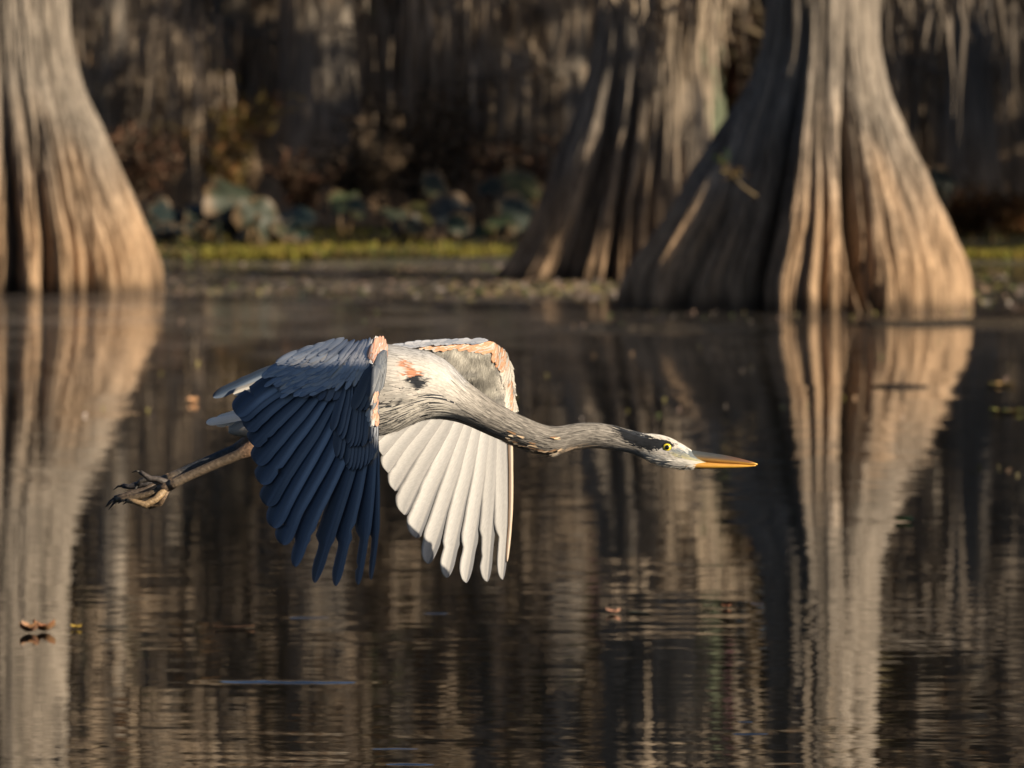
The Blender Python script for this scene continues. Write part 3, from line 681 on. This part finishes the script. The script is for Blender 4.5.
# bill
def bill(name,rows):
    P=[];C=[];mb=MB();n=14
    for x,top,bot,hw,ct,cb in rows:
        row=[]
        for k in range(n):
            a=2*math.pi*k/n; s_=math.sin(a); cy=(top+bot)/2; hh=(top-bot)/2
            row.append(bp_(x,cy+hh*s_,-hw*math.cos(a)*PX)); C.append(mix(cb,ct,sm(-.45,.15,s_) if name=='upper_bill' else sm(-.1,.55,s_)))
        P.append(row)
    mb.grid(P,C,None,True); nn=len(mb.v); mb.f.append(tuple(range(n-1,-1,-1))); mb.f.append(tuple(range(nn-n,nn)))
    return obj(name,mb,M_BILL,heron)
def dens(rows,m=30):
    x0,x1=rows[0][0],rows[-1][0]; return [(x0+(x1-x0)*i/m,)+catmull([r[:4] for r in rows],x0+(x1-x0)*i/m)+(interp([(r[0],)+r[4] for r in rows],x0+(x1-x0)*i/m),interp([(r[0],)+r[5] for r in rows],x0+(x1-x0)*i/m)) for i in range(m+1)]
DK=(.05,.05,.05); OR=(.62,.33,.05); OB=(.46,.24,.06); BRW=(.16,.075,.04)
bill('upper_bill',dens([(676,448.5,460,6.6,(.14,.15,.15),(.42,.38,.25)),(686,449.2,461,6.2,(.07,.08,.08),(.42,.36,.2)),(700,451.3,462,5.2,(.055,.06,.06),(.36,.22,.08)),(720,454.2,463.4,3.9,DK,OB),(738,457.8,464.2,2.7,(.10,.055,.035),OB),(750,461,464.8,1.7,BRW,OR),(757.5,463.6,465,.7,OR,OR)]))
bill('lower_bill',dens([(684,460.2,468.6,5.8,(.5,.36,.14),(.55,.36,.12)),(700,461.6,468.8,4.9,(.5,.27,.06),(.60,.30,.06)),(720,463.0,468.6,3.7,OB,OR),(738,464.0,468.0,2.5,OB,OR),(750,465,467,1.4,OR,OR),(756,465.2,466,.6,OR,OR)]))
# eyes
for sgn in (1,-1):
    ex,ey=667,447.2; cy,hh,hw=catmull(SEC,ex); an=math.asin((cy-ey)/hh); dep=hw*math.cos(an)-1.6
    c=Vector(bp_(ex,ey,-sgn*dep*PX))
    def ball(r,cc,col,colr=None,sq=(1,1,1)):
        mb=MB(); P=[];C=[]
        for i in range(13):
            th=math.pi*i/12; row=[]
            for k in range(20):
                a=2*math.pi*k/20; row.append((cc[0]+r*sq[0]*math.sin(th)*math.cos(a),cc[1]-sgn*r*sq[1]*math.cos(th),cc[2]+r*sq[2]*math.sin(th)*math.sin(a)))
                C.append(col if th<.86 or colr is None else colr)
            P.append(row)
        mb.grid(P,C,None,True); return mb
    e=obj('eye',ball(4.9*PX,c,(.80,.62,.05),(.015,.013,.012),(1.08,.75,.95)),M_EYE,heron)
    pp=obj('pupil',ball(2.5*PX,c+Vector((0,-sgn*2.75*PX,0)),(.006,.006,.006),None,(1,.55,1)),M_EYE,e)

# ---- feathers
def feather(mb,path,wl,wr,depth,tilt,ctop,cbot,thick=.0011,n=26,m=8,camber=.0022,tipsh=.5,notch=None,edge=None,front=1,rootw=.35,rach=None,seed=0,serr=0.0):
    """path px polyline root->tip; wl / wr vane widths in px left/right of the rachis looking at the photo"""
    rr=random.Random(seed); rr0=rr.random(); k=len(path); tab=[(i/(k-1),p[0],p[1]) for i,p in enumerate(path)]
    fr=[];ba=[];cf=[];cb=[];uv=[]
    for i in range(n):
        t=1-(1-i/(n-1))**1.55; px,py=catmull(tab,t); p2=catmull(tab,min(1,t+.02)); p1=catmull(tab,max(0,t-.02))
        tx,ty=p2[0]-p1[0],p2[1]-p1[1]; l=math.hypot(tx,ty) or 1; tx/=l; ty/=l
        nx,ny=-ty,tx          # for a downward feather (0,1) this points to -x = left
        s=(rootw+(1-rootw)*sm(0,.3,t))
        tp=math.sqrt(max(0,1-((t-(1-tipsh*.4))/(tipsh*.4))**2)) if t>1-tipsh*.4 else 1
        s*=tp*(1+.05*vn(t*11,seed*1.7)+.03*vn(t*29,seed*2.9))
        a=wl*s; b=wr*s
        if n>20 and seed%3!=1:
            ts=.55+.35*rr0; b_s=1-.5*math.exp(-((t-ts)/.013)**2)
            if seed%2: b*=b_s
            else: a*=b_s
        if notch:
            g=sm(notch[0],notch[0]+.05,t); a*=1-(1-notch[1])*g; b*=1-(1-notch[2])*g
        f=[];bk=[]
        for j in range(m+1):
            v=-1+2*j/m; off=(-v*a if v<0 else -v*b)   # +off is left
            q=(px+nx*off,py+ny*off); d=depth(q[0],q[1])+tilt*v-front*camber*(1-v*v)
            th=thick*(1-v*v)+.00015
            f.append(bp_(q[0],q[1],d)); bk.append(bp_(q[0],q[1],d+th))
            base=ctop(t,v); 
            if edge and abs(v)>.82: base=mix(base,edge,.5)
            if rach and abs(v)<.06: base=rach
            cf.append(base); cb.append(cbot(t,v)); uv.append((t*1.0+abs(v)*-.12+seed*3.7,v*3+seed*1.3))
        fr.append(f); ba.append(bk)
    mb.grid(fr,cf,uv); n0=len(mb.v); mb.grid(ba,cb,uv)
    M=m+1; N0=n0-n*M
    for i in range(n-1):
        for j in (0,m):
            a0=N0+i*M+j; b0=n0+i*M+j; mb.f.append((a0,a0+M,b0+M,b0))
    for j in range(m):
        a0=N0+(n-1)*M+j; b0=n0+(n-1)*M+j; mb.f.append((a0,a0+1,b0+1,b0))
NAVY=(.052,.088,.15); NAVL=(.30,.36,.44); NAVD=(.016,.026,.048); ASH=(.40,.39,.36); SLATE=(.085,.10,.135)
# near (right) wing : surface depth, negative = towards the camera
def Dn(px,py):
    d=-.44+.72*(385-px)*PX
    if py<372: d+=.95*(372-py)*PX*sm(372,352,py)
    else: d-=.10*(py-372)*PX*sm(372,420,py)
    u=max(0,px-369)
    if u>0: d+=(.0003*u*u if u<9 else .0243+.0054*(u-9))*sm(452,425,py)
    return d
def ntop(s):
    def f(t,v):
        c=mix(NAVY,NAVL,sm(.05,.45,v)*(.95-.55*sm(.45,.9,t))); c=mix(c,NAVD,sm(-.1,-.5,v)*.65)
        return tuple(q*(.85+.3*vn(s*1.7))*(1-.15*t) for q in c)
    return f
nbot=lambda t,v: ASH
def arm_patch(name,inner,outer,arch,cols,thick,parent,front):
    """feathered wing skin lofted from the body chord to the wrist chord (px,py,depth triples)"""
    nu,nv=22,18; top=[];bot=[];ct=[];cb=[]
    ti=[(i/(len(inner)-1),)+p for i,p in enumerate(inner)]; to=[(i/(len(outer)-1),)+p for i,p in enumerate(outer)]
    for i in range(nu):
        u=i/(nu-1); r1=[];r2=[]
        for j in range(nv):
            v=j/(nv-1); a=catmull(ti,v); b=catmull(to,v); p=[a[k]+(b[k]-a[k])*u for k in range(3)]
            p[1]-=arch*math.sin(math.pi*u)
            th=thick*(1-.85*v)*(1-.3*u)*max(0.02,math.sqrt(min(1,v*8+.02)))
            r1.append(bp_(p[0],p[1]-th/PX*.5,p[2])); r2.append(bp_(p[0],p[1]+th/PX*.5,p[2])); ct.append(cols[0]); cb.append(cols[1])
        top.append(r1);bot.append(r2)
    mb=MB(); mb.grid(top,ct); n0=len(mb.v); mb.grid(bot,cb)
    for i in range(nu-1):
        for j in (0,nv-1):
            a0=i*nv+j; mb.f.append((a0,a0+nv,n0+a0+nv,n0+a0))
    for j in range(nv-1):
        for i in (0,nu-1):
            a0=i*nv+j; mb.f.append((a0,a0+1,n0+a0+1,n0+a0))
    return obj(name,mb,M_PLUME,parent)
w1=arm_patch('wing',[(381,382,-.085),(370,376,-.07),(340,378,-.06),(290,396,-.05)],
   [(378,356,Dn(378,356)+.02),(360,350,Dn(360,350)+.02),(320,358,Dn(320,358)+.02),(272,376,Dn(272,376)+.02)],4,((.20,.22,.26),(.4,.39,.36)),.022,heron,1)
w1['label']='blue-grey wing on the near side, its upper surface in shade'
FN=[ # root, mid, tip, wl, wr, notch
 [(376,412),(376.5,470),(376.5,530),(371,580)],
 [(373.5,400),(371.5,470),(366,530),(358,585)],
 [(370,396),(361,470),(347,535),(335.5,586)],
 [(366,392),(351,465),(331,530),(314.5,583)],
 [(362,388),(339,462),(312,520),(295,567)],
 [(357,386),(326,458),(298,508),(283,545)],
 [(352,384),(316,448),(289,496),(273.5,528)],
 [(346,381),(309,438),(283,478),(267,506)],
 [(340,379),(302,428),(277,462),(261,484)],
 [(333,377),(295,419),(271,447),(256.5,464)],
 [(326,375),(288,409),(266,431),(252.5,445)],
 [(318,373),(280,399),(260,417),(247,430)],
 [(308,371),(272,393),(254,407),(240.5,419)],
 [(298,370),(268,389),(252,401),(236.5,415)]]
for i,p in enumerate(FN):
    mb=MB()
    if i<5: wl,wr,notch=[(9.5,3.2),(11.5,5),(13,6),(13,6.2),(13,6.5)][i]+((([.66,.66,.68,.72,.78][i]),[.42,.46,.50,.55,.66][i],.72),)
    else: wl,wr,notch=13,7.5,None
    feather(mb,p,wl,wr,lambda x,y,i=i:Dn(x,y),-.0045,ntop(i),nbot,notch=notch,tipsh=.34 if i<5 else .30,edge=(.10,.13,.19),seed=i+1,rach=(.085,.11,.155))
    obj('flight_feather',mb,M_FEATHER,w1)
# inner tertials and pale under feathers
def Dt(px,py): return -.15+.35*(270-px)*PX*0
mb=MB(); feather(mb,[(292,362),(262,374),(236,386),(213,397)],5.5,5,Dt,-.004,ntop(33),nbot,tipsh=.5,seed=40); obj('tertial_feather',mb,M_FEATHER,w1)
mb=MB(); feather(mb,[(300,374),(276,380),(252,387),(233,393.5)],4.2,4.2,lambda x,y:-.165,-.003,lambda t,v:(.55,.52,.46) if v>-.5 else (.3,.29,.27),nbot,tipsh=.35,seed=41); obj('tertial_feather',mb,M_FEATHER,w1)
mb=MB(); feather(mb,[(300,366),(280,370),(262,377),(244,385)],5,5,lambda x,y:-.135,-.003,ntop(35),nbot,tipsh=.4,seed=42); obj('tertial_feather',mb,M_FEATHER,w1)
# coverts, overlapping rows
def covert_rows(name,rows,depth,parent,cf,cbot,tilt,seed,lift0=-.006,tipsh=.6):
    mb=MB(); rng=random.Random(seed); q=0
    for r,(roots,tips,w_,n) in enumerate(rows):
        tr=[(i/(len(roots)-1),)+p for i,p in enumerate(roots)]; tt=[(i/(len(tips)-1),)+p for i,p in enumerate(tips)]
        for i in range(n):
            u=(i+rng.uniform(-.2,.2))/(n-1) ; u=min(1,max(0,u))
            a=catmull(tr,u); b=catmull(tt,u); b=(b[0]+rng.gauss(0,1),b[1]+rng.gauss(0,1)); q+=1
            mid=((a[0]+b[0])/2+rng.gauss(0,.6),(a[1]+b[1])/2+rng.gauss(0,.6))
            s=rng.random(); lift=lift0*(r+1)
            feather(mb,[a,mid,b],w_,w_,lambda x,y,l=lift:depth(x,y)+l,tilt,(lambda t,v,s=s,r=r:cf(t,v,s,r,mid)),cbot,n=9,m=6,tipsh=tipsh,seed=seed+q,camber=.0015,rootw=.5)
    return obj(name,mb,M_FEATHER,parent)
def cov_near(t,v,s,r,mid):
    c=mix((.10,.125,.175),(.17,.19,.235),s); 
    k=sm(325,372,mid[0])*.75+.12; streak=sm(.62,.85,s)
    c=mix(c,(.42,.40,.37),k*(.25+.75*streak)*(1 if v<.2 else .55))
    if abs(v)>.7: c=mix(c,(.45,.41,.36),.35*k+.1)
    return c
covert_rows('primary_coverts',[([(376,392),(366,388),(356,386),(346,383)],[(374,455),(364,468),(351,470),(335,455)],4.6,12),
    ([(375,398),(366,392),(356,388),(345,384)],[(373,437),(362,446),(349,446),(332,430)],4.2,12)],Dn,w1,lambda t,v,s,r,m_:tuple(q*(.75+.5*s) for q in mix((.06,.08,.115),(.19,.205,.235),sm(.1,.7,v))),nbot,-.003,300)
covert_rows('greater_coverts',[([(362,356),(335,352),(305,356),(285,362)],[(352,392),(326,401),(298,396),(274,388)],6.5,13)],Dn,w1,cov_near,nbot,-.003,340,-.010)


covert_rows('alula',[([(384,352),(379,356),(372,364)],[(378,392),(366,412),(354,410)],5.5,6),([(385,350),(380,354)],[(380,378),(368,396)],4.5,4)],lambda x,y:Dn(x,y)-.02,w1,lambda t,v,s,r,m_:mix((.055,.068,.09),(.15,.16,.17),sm(0,.8,v)*.8),nbot,-.003,480)



# far (left) wing : we see its pale underside
def Df(px,py):
    d=.43-.72*(511-px)*PX
    if py<400: d-=.25*(400-py)*PX*sm(400,380,py)
    return d
ftop=lambda s:(lambda t,v: tuple(q*(.93+.16*vn(s*2.3)) for q in mix(mix((.40,.395,.385),(.15,.153,.16),sm(-.85,.35,v)),(.10,.105,.12),.6*sm(.72,1,t)*sm(-.8,.5,v))))  # rounded shading across each overlapping vane is painted into its colour
fbot=lambda t,v: NAVY
w2=arm_patch('wing',[(428,374,.10),(410,380,.08),(375,386,.06),(320,396,.05)],
   [(505,350,Df(505,350)+.02),(480,349,Df(480,349)+.02),(445,353,Df(445,353)+.02),(400,364,Df(400,364)+.03)],2,((.30,.31,.33),(.40,.38,.34)),.022,heron,-1)
w2['label']='sunlit pale underside of the wing on the far side'
FF=[
 [(509,405),(511,450),(511,510),(507,562)],
 [(503,400),(506,450),(506.5,520),(502.5,580)],
 [(498,396),(497,450),(492,520),(487,582)],
 [(493,392),(488,450),(476,525),(466,583)],
 [(488,389),(478,445),(460,520),(447,578)],
 [(483,387),(469,440),(446,510),(428,564)],
 [(478,385),(460,435),(435,490),(416,538)],
 [(473,383),(452,428),(424,475),(404.5,515)],
 [(468,381),(444,420),(414,460),(395,491)],
 [(462,379),(436,413),(406,448),(388,473)],
 [(455,378),(428,407),(400,437),(383,456)],
 [(448,378),(421,401),(395,425),(379,441)],
 [(440,378),(414,397),(390,414),(373,428)]]
def Du0(x,y): return Df(x,y)-.16*sm(497,440,x)*sm(414,372,y)
for i,p in enumerate(FF):
    mb=MB()
    if i<6: wl,wr=[(3.2,2),(13,3.4),(12.5,4.5),(13,5),(13.5,5.5),(14,6)][i]; notch=([.70,.70,.72,.74,.78,.82][i],[.75,.55,.72,.74,.78,.85][i],.85)
    else: wl,wr,notch=15.5,7,None
    feather(mb,p,wl,wr,lambda x,y:Df(x,y),.0032,(lambda t,v:(.13,.085,.055) if v<.2 else (.5,.4,.3)) if i==0 else ftop(i),fbot,notch=notch,tipsh=.30 if i<6 else .32,seed=i+60,rach=(.25,.245,.24),camber=.0045)
    obj('flight_feather',mb,M_FEATHER,w2)
def cov_far(t,v,s,r,mid):
    c=mix((.16,.155,.14),(.34,.32,.275),s); return mix(c,(.45,.42,.36),.5*sm(.4,.9,t))
covert_rows('underwing_coverts',[([(500,385),(480,380),(455,376),(430,372)],[(500,428),(478,424),(448,412),(418,398)],8,10),
   ([(503,370),(482,366),(458,364),(430,362)],[(502,408),(482,402),(455,394),(424,386)],7.5,10),
   ([(505,360),(485,356),(460,355),(430,355)],[(503,388),(484,384),(458,378),(426,374)],7,10),
   ([(504,352),(484,350),(460,350),(430,351)],[(503,372),(484,369),(458,366),(426,364)],6,10)],Du0,w2,cov_far,fbot,.002,620,-.003)




# ---- nap of tiny feathers lying on a wing surface
def nap(name,parent,n,pick,depth,ln,wd,lift,colf,seed,mat=None,k=4):
    rng=random.Random(seed); mb=MB()
    for q in range(n):
        x,y,dx,dy=pick(rng); l=math.hypot(dx,dy); dx/=l; dy/=l; a=rng.gauss(0,.12); dx,dy=dx*math.cos(a)-dy*math.sin(a),dx*math.sin(a)+dy*math.cos(a)
        Ln=rng.uniform(*ln); w_=rng.uniform(*wd); P=[];C=[];f=rng.uniform(.85,1.15); bend=rng.gauss(0,.1)
        sd_=rng.random()
        for i in range(k):
            t=i/(k-1); xx=x+dx*Ln*t-dy*bend*Ln*t*t; yy=y+dy*Ln*t+dx*bend*Ln*t*t; wv=w_*(.3+.9*math.sin(math.pi*min(1,.15+.75*t)))*(1-.6*t*t)
            d=depth(xx,yy)-.002-lift*(.35+.65*t); c=tuple(z*f for z in colf(xx,yy,sd_,rng))
            P.append([bp_(xx+dy*wv,yy-dx*wv,d),bp_(xx-dy*wv,yy+dx*wv,d-.0006)]); C+=[c,c]
        mb.grid(P,C)
    return tag(obj(name,mb,mat or M_PLUME,parent),None,None,kind='stuff')
def in_poly_pick(poly,dirf):
    xs=[p[0] for p in poly]; ys=[p[1] for p in poly]
    def f(rng):
        while True:
            x=rng.uniform(min(xs),max(xs)); y=rng.uniform(min(ys),max(ys))
            if inpoly(x,y,poly): return (x,y)+dirf(x,y)
    return f
# near wing: streaky blue-grey small coverts with sunlit streaks painted pale
POLN=[(385,334.5),(360,335),(335,338),(307,346.5),(287,359),(290,372),(320,386),(340,382),(362,366),(376,350)]
def c_n(x,y,s,rng):
    st=vn((-.85*x+.45*y)*.03,(x*.45+y*.85)*.17,3); g=sm(318,378,x-(y-335)*.35)
    c=mix((.13,.20,.32),(.27,.33,.43),s)
    c=mix(c,(.56,.55,.55),g*.85*(.35+.65*sm(-.1,.4,st)))
    if st>.34 and x>300: c=mix(c,(.66,.58,.48),.8)
    return c


def scatter(name,parent,n,poly,dirf,depth,ln,wd,lift0,lift1,key,colf,seed):
    rng=random.Random(seed); mb=MB(); pk=in_poly_pick(poly,dirf); items=[]
    for q in range(n):
        x,y,dx,dy=pk(rng); items.append((key(x,y),x,y,dx,dy))
    items.sort(); lo,hi=items[0][0],items[-1][0]
    for q,(k_,x,y,dx,dy) in enumerate(items):
        l=math.hypot(dx,dy); a=rng.gauss(0,.06); dx,dy=dx/l,dy/l; dx,dy=dx*math.cos(a)-dy*math.sin(a),dx*math.sin(a)+dy*math.cos(a)
        Ln=rng.uniform(*ln); w_=rng.uniform(*wd); u=(k_-lo)/(hi-lo); bend=rng.uniform(.0,.10)
        mid=(x+dx*Ln*.5-dy*bend*Ln*.5,y+dy*Ln*.5+dx*bend*Ln*.5); b=(x+dx*Ln,y+dy*Ln); s=rng.random()
        lf=lift0+(lift1-lift0)*u
        feather(mb,[(x,y),mid,b],w_,w_,lambda X,Y,lf=lf:depth(X,Y)-lf,-.0015,(lambda t,v,s=s,x=x,y=y:colf(x,y,t,v,s)),nbot,n=10,m=6,tipsh=.7,seed=seed+q,camber=.0012,rootw=.22,thick=.0006)
    return obj(name,mb,M_FEATHER,parent)
def c_sc(x,y,t,v,s):  # paler towards the wrist, glancing sun put into the colour
    g=sm(318,378,x-(y-335)*.35); c=mix((.20,.27,.385),(.46,.52,.60),s)
    st=vn((-.85*x+.45*y)*.03,(x*.45+y*.85)*.15,3)
    c=mix(c,(.72,.71,.72),g*.85*(.3+.7*sm(-.15,.35,st)))
    if s>.80 and x>296: c=mix(c,(.66,.58,.48),.85 if v<.3 else .3)
    if v>.55: c=mix(c,(.5,.5,.5),.35)
    if v<-.6: c=tuple(q*.72 for q in c)
    return tuple(q*(1.08-.2*t) for q in c)
scatter('small_coverts',w1,230,POLN,lambda x,y:(-.85+.5*sm(330,380,x),.45+.55*sm(330,380,x)),Dn,(20,36),(2.2,3.6),.013,.022,lambda x,y:x*.8-y*.9,c_sc,801)
scatter('chestnut_wrist_patch',w1,120,[(386,336),(379,335),(370,345),(373,355),(379,361),(384,362),(387,350)],lambda x,y:(-.22,1),Dn,(7,12),(1.6,2.4),.022,.028,lambda x,y:-y,lambda x,y,t,v,s:mix((.40,.20,.14),(.52,.33,.25),s) if s<.78 and x+vn(x*.3,y*.3)*3>370 else (.42,.36,.34),802)
scatter('chestnut_wing_edge',w1,60,[(378,388),(378.5,418),(374,420),(367,412),(372,396)],lambda x,y:(-.2,1),Dn,(6,10),(1.4,2.2),.022,.028,lambda x,y:-y,lambda x,y,t,v,s:mix((.42,.21,.13),(.52,.34,.25),s) if x>373.5+vn(y*.3)*2 else (.55,.53,.5),803)
# far wing: downy grey lining, chestnut and pale edge
POLU=[(428,347),(460,342),(499,345),(511,366),(512,412),(490,408),(470,398),(450,380)]
def c_u(x,y,s,rng):
    m_=vn(x*.11,y*.13,6)+.5*vn(x*.3,y*.3,2); c=mix((.20,.19,.165),(.42,.40,.35),sm(-.5,.6,m_)*.8+.2*s)
    c=mix(c,(.62,.58,.51),sm(496,504,x+4*vn(y*.15,1))*.9)
    return mix(c,(.10,.10,.10),.6*sm(.3,.5,vn(x*.07+4,y*.12)))
def Du(x,y): return Df(x,y)-.16*sm(497,440,x)*sm(414,372,y)
nap('underwing_down',w2,2600,in_poly_pick(POLU,lambda x,y:(.25-.5*sm(490,450,x),1)),Du,(7,15),(1.1,2.4),.012,c_u,804)
c_e=lambda x,y,s,rng: (mix((.50,.46,.39),(.62,.58,.50),s)) if (y>364 and s<.62 and x<510.5) else mix((.42,.20,.10),(.52,.34,.23),s) if s<.62 else ((.36,.34,.31) if s<.85 else (.50,.44,.37))
scatter('chestnut_wing_edge',w2,300,[(424,344),(450,340.2),(480,339.3),(496,341.5),(504,348),(509,357),(511,368),(513,405),(507,405),(506,380),(501,362),(494,350),(470,347),(440,348)],lambda x,y:(-1,.3) if x<494 else (-.25,1),Du,(7,12),(1.6,2.5),.0135,.020,lambda x,y:(x if x<498 else 498)-y*(.3 if x<498 else 1.0),lambda x,y,t,v,s:c_e(x,y,s,None),805)
scatter('pale_upper_edge',w2,150,[(392,346.5),(420,342.5),(450,340),(485,339.5),(490,340.5),(470,340.3),(430,343.5),(396,349)],lambda x,y:(-1,.14),Du,(9,15),(1.5,2.3),.022,.029,lambda x,y:x,lambda x,y,t,v,s:mix((.13,.15,.19),(.27,.28,.31),s),806)

# tail
tail=MB(); feather(tail,[(290,404),(262,413),(235,418),(206,423)],4.2,3.6,lambda x,y:-.03,-.003,lambda t,v:mix((.4,.4,.4),(.80,.78,.72),sm(.25,.5,t)),nbot,tipsh=.25,seed=90)
tl=obj('tail',tail,M_FEATHER,heron)
for i,p in enumerate([[(290,400),(264,407),(240,413),(215,420)],[(290,410),(262,418),(240,421),(216,425)],[(290,398),(268,404),(248,410),(228,416)]]):
    mb=MB(); feather(mb,p,4,3.5,lambda x,y,i=i:-.02+.015*i,-.003,lambda t,v:mix((.3,.31,.33),(.72,.70,.64),sm(.35,.7,t)),nbot,tipsh=.3,seed=92+i); obj('tail_feather',mb,M_FEATHER,tl)

# legs and feet
LEGC=(.10,.075,.052); LEGD=(.045,.05,.058); SOLE=(.24,.165,.09)
def leg(dx,dy,dd,toes,back):
    q=lambda x,y,d=0:bp_(x+dx,y+dy,dd+d)
    pts=[q(330,415,.0),(q(300,426)),q(275,437),q(264,442.5),q(256,446.5),q(248,450),q(238,455),q(215,464.5),q(190,475.5),q(176,482),q(168,486)]
    rad=[.040,.024,.0145,.0135,.0175,.0155,.0112,.0100,.0098,.0108,.0122]
    mb=MB(); mb.tube(pts,rad,14,[(.28,.27,.26),(.24,.22,.2),(.17,.12,.085),(.26,.16,.10),(.30,.18,.11),(.22,.14,.09),back,back,back,(.13,.10,.07),(.14,.10,.07)])
    l=obj('leg',mb,M_LEG,heron); fm=MB()
    fm.tube([q(174,482),q(166,487),q(158,490)],[.010,.0115,.009],10,(.13,.09,.06))
    for path,r,col in toes:
        n=len(path); P_=[q(*p) for p in path]
        fm.tube(P_,[1.25*r*(1-.45*i/(n-1))*(1.2 if i in (2,4) else .95) for i in range(n)],9,col)
        a=Vector(P_[-2]); b=Vector(P_[-1]); dr=(b-a).normalized()
        e=b+dr*.010+Vector((0,0,-.003)); e2=e+dr*.010+Vector((0,0,-.009))
        fm.tube([b,e,e2],[r*.5,r*.34,.0005],7,(.02,.018,.016))
    f=obj('foot',fm,M_LEG,l)
leg(0,0,-.035,[([(166,488,0),(156,499,-.01),(146,505,-.012),(136,502,-.012),(127,500,-.01)],.0072,SOLE),
   ([(164,487,0),(150,494,.004),(138,497,.006),(126,499,.008),(116,500,.01)],.0066,(.11,.08,.05)),
   ([(166,490,0),(160,503,.02),(150,505.5,.026),(141,503,.028),(132,501,.028)],.0068,(.16,.11,.07)),
   ([(168,483,0),(158,479.5,0),(150,479,.0),(144,474.5,0),(140,472,0)],.0062,(.06,.05,.045))],LEGC)
leg(-3.5,-5.2,.04,[([(164,488,0),(150,495,-.006),(138,498,-.008),(126,501,-.008),(118,503.5,-.008)],.0066,(.08,.06,.045)),
   ([(164,486,0),(148,489,.004),(138,491,.006),(132,492,.008),(126,491,.01)],.0064,(.05,.045,.045)),
   ([(166,488,0),(152,497,.012),(140,501,.018),(129,503,.02),(121,506,.02)],.0064,(.10,.07,.05)),
   ([(168,485,0),(158,484,0),(150,484.5,0),(144,486,0),(141,490,0)],.0060,(.05,.045,.04))],LEGD)

# ------------------------------------------------------------------ small things floating near
def leaf(px,py,w_,d_,h_,col,label,cat='leaf',name='floating_leaf',curl=.5,seed=1,n=1,spread=0):
    c=on_water(px,py); s=F_PX/c[1]; mb=MB(); rng=random.Random(seed)
    for q in range(n):
        ox=rng.uniform(-.5,.5)*spread/s if n>1 else 0; oy=rng.uniform(-.5,.5)*spread/s*.8 if n>1 else 0; a=rng.uniform(-.5,.5)
        W=w_/s/2*rng.uniform(.8,1.1); D=d_; P=[];C=[];cc=tuple(k*rng.uniform(.75,1.2) for k in col)
        for side in (0,1):
            P=[];C=[]
            for i in range(9):
                t=i/8; row=[]
                for j in range(5):
                    v=-1+j/2; x=(t-.5)*2*W; y=v*D*math.sin(math.pi*min(.98,max(.03,t)))**.8
                    z=.004+.8*h_*(abs(v)**2*curl+ (2*t-1)**2*.6)*rng.uniform(.85,1.1)-side*.0012
                    row.append((c[0]+ox+x*math.cos(a)-y*math.sin(a),c[1]+oy+x*math.sin(a)+y*math.cos(a),z)); C.append(cc)
                P.append(row)
            mb.grid(P,C)
    return tag(obj(name,mb,M_DEBRIS,None,origin=(c[0],c[1],0)),label,cat)
leaf(27,633,23,.045,.034,(.20,.11,.055),'curled orange-brown leaf, the left half of the pair floating at lower left',seed=2,n=2,spread=5)
leaf(45,632,22,.045,.036,(.22,.12,.055),'curled orange-brown leaf, the right half of the pair floating at lower left',seed=3,n=2,spread=5)
leaf(76,629,14,.025,.012,(.34,.26,.05),'small yellow leaf floating right of the orange-brown pair',seed=4)
leaf(113,629,30,.012,.006,(.05,.05,.05),'sliver of dark debris floating right of the yellow leaf','debris','floating_twig',seed=5)
leaf(234,629,40,.014,.008,(.14,.09,.065),'thin dark reddish twig floating below the near wing','twig','floating_twig',seed=6)
leaf(613,614,17,.025,.016,(.42,.30,.16),'pale curled leaf floating below the bird\'s neck',seed=7)
leaf(640,614,26,.012,.005,(.08,.07,.07),'dark sliver of debris trailing right of the pale curled leaf','debris','floating_twig',seed=8)
leaf(709,608,14,.02,.010,(.10,.08,.07),'small dark leaf floating left of the brown scrap under the big reflection',seed=9)
leaf(726,608,10,.02,.010,(.34,.18,.07),'small orange-brown scrap of leaf floating under the bill',seed=10)
leaf(757,606,13,.014,.006,(.07,.09,.13),'bluish scrap of debris right of the orange-brown scrap','debris','floating_scrap',seed=11)
leaf(903,522,16,.06,.016,(.07,.17,.035),'small bright green leaf floating on the dark reflection at right',seed=12,n=2,spread=7)
leaf(222,339,9,.05,.02,(.05,.045,.04),'tiny dark scrap floating left of the bird\'s back','debris','floating_scrap',seed=13)
leaf(193,403,9,.05,.03,(.45,.22,.15),'small pinkish leaf floating left of the near wing',seed=14)
leaf(1003,413,30,.08,.02,(.22,.22,.06),'yellow-green leaf floating at the right side of the photo',seed=15,n=3,spread=14)
leaf(1000,386,24,.09,.02,(.24,.18,.07),'brownish leaf floating above the yellow-green one at right',seed=16,n=2,spread=14)
p=on_water(872,387);q_=on_water(928,387)
mb=MB(); mb.tube([(p[0],p[1],.004),((p[0]+q_[0])/2,p[1],.012),(q_[0],q_[1],.004)],[.006,.012,.005],6,(.05,.04,.035))
r_=on_water(902,387); mb.tube([(r_[0],r_[1],0),(r_[0]+.01,r_[1],.10)],[.008,.003],5,(.05,.04,.035))
tag(obj('floating_twig',mb,M_BARK),'thin dark stick with an upright stub, floating in the big sunlit reflection','twig')

# render quality
scene.render.engine='CYCLES'
cy_=scene.cycles; cy_.use_denoising=True
try: cy_.denoiser='OPENIMAGEDENOISE'
except Exception: pass
cy_.max_bounces=8; cy_.glossy_bounces=4; cy_.diffuse_bounces=3; cy_.transmission_bounces=2; cy_.caustics_reflective=False; cy_.caustics_refractive=False
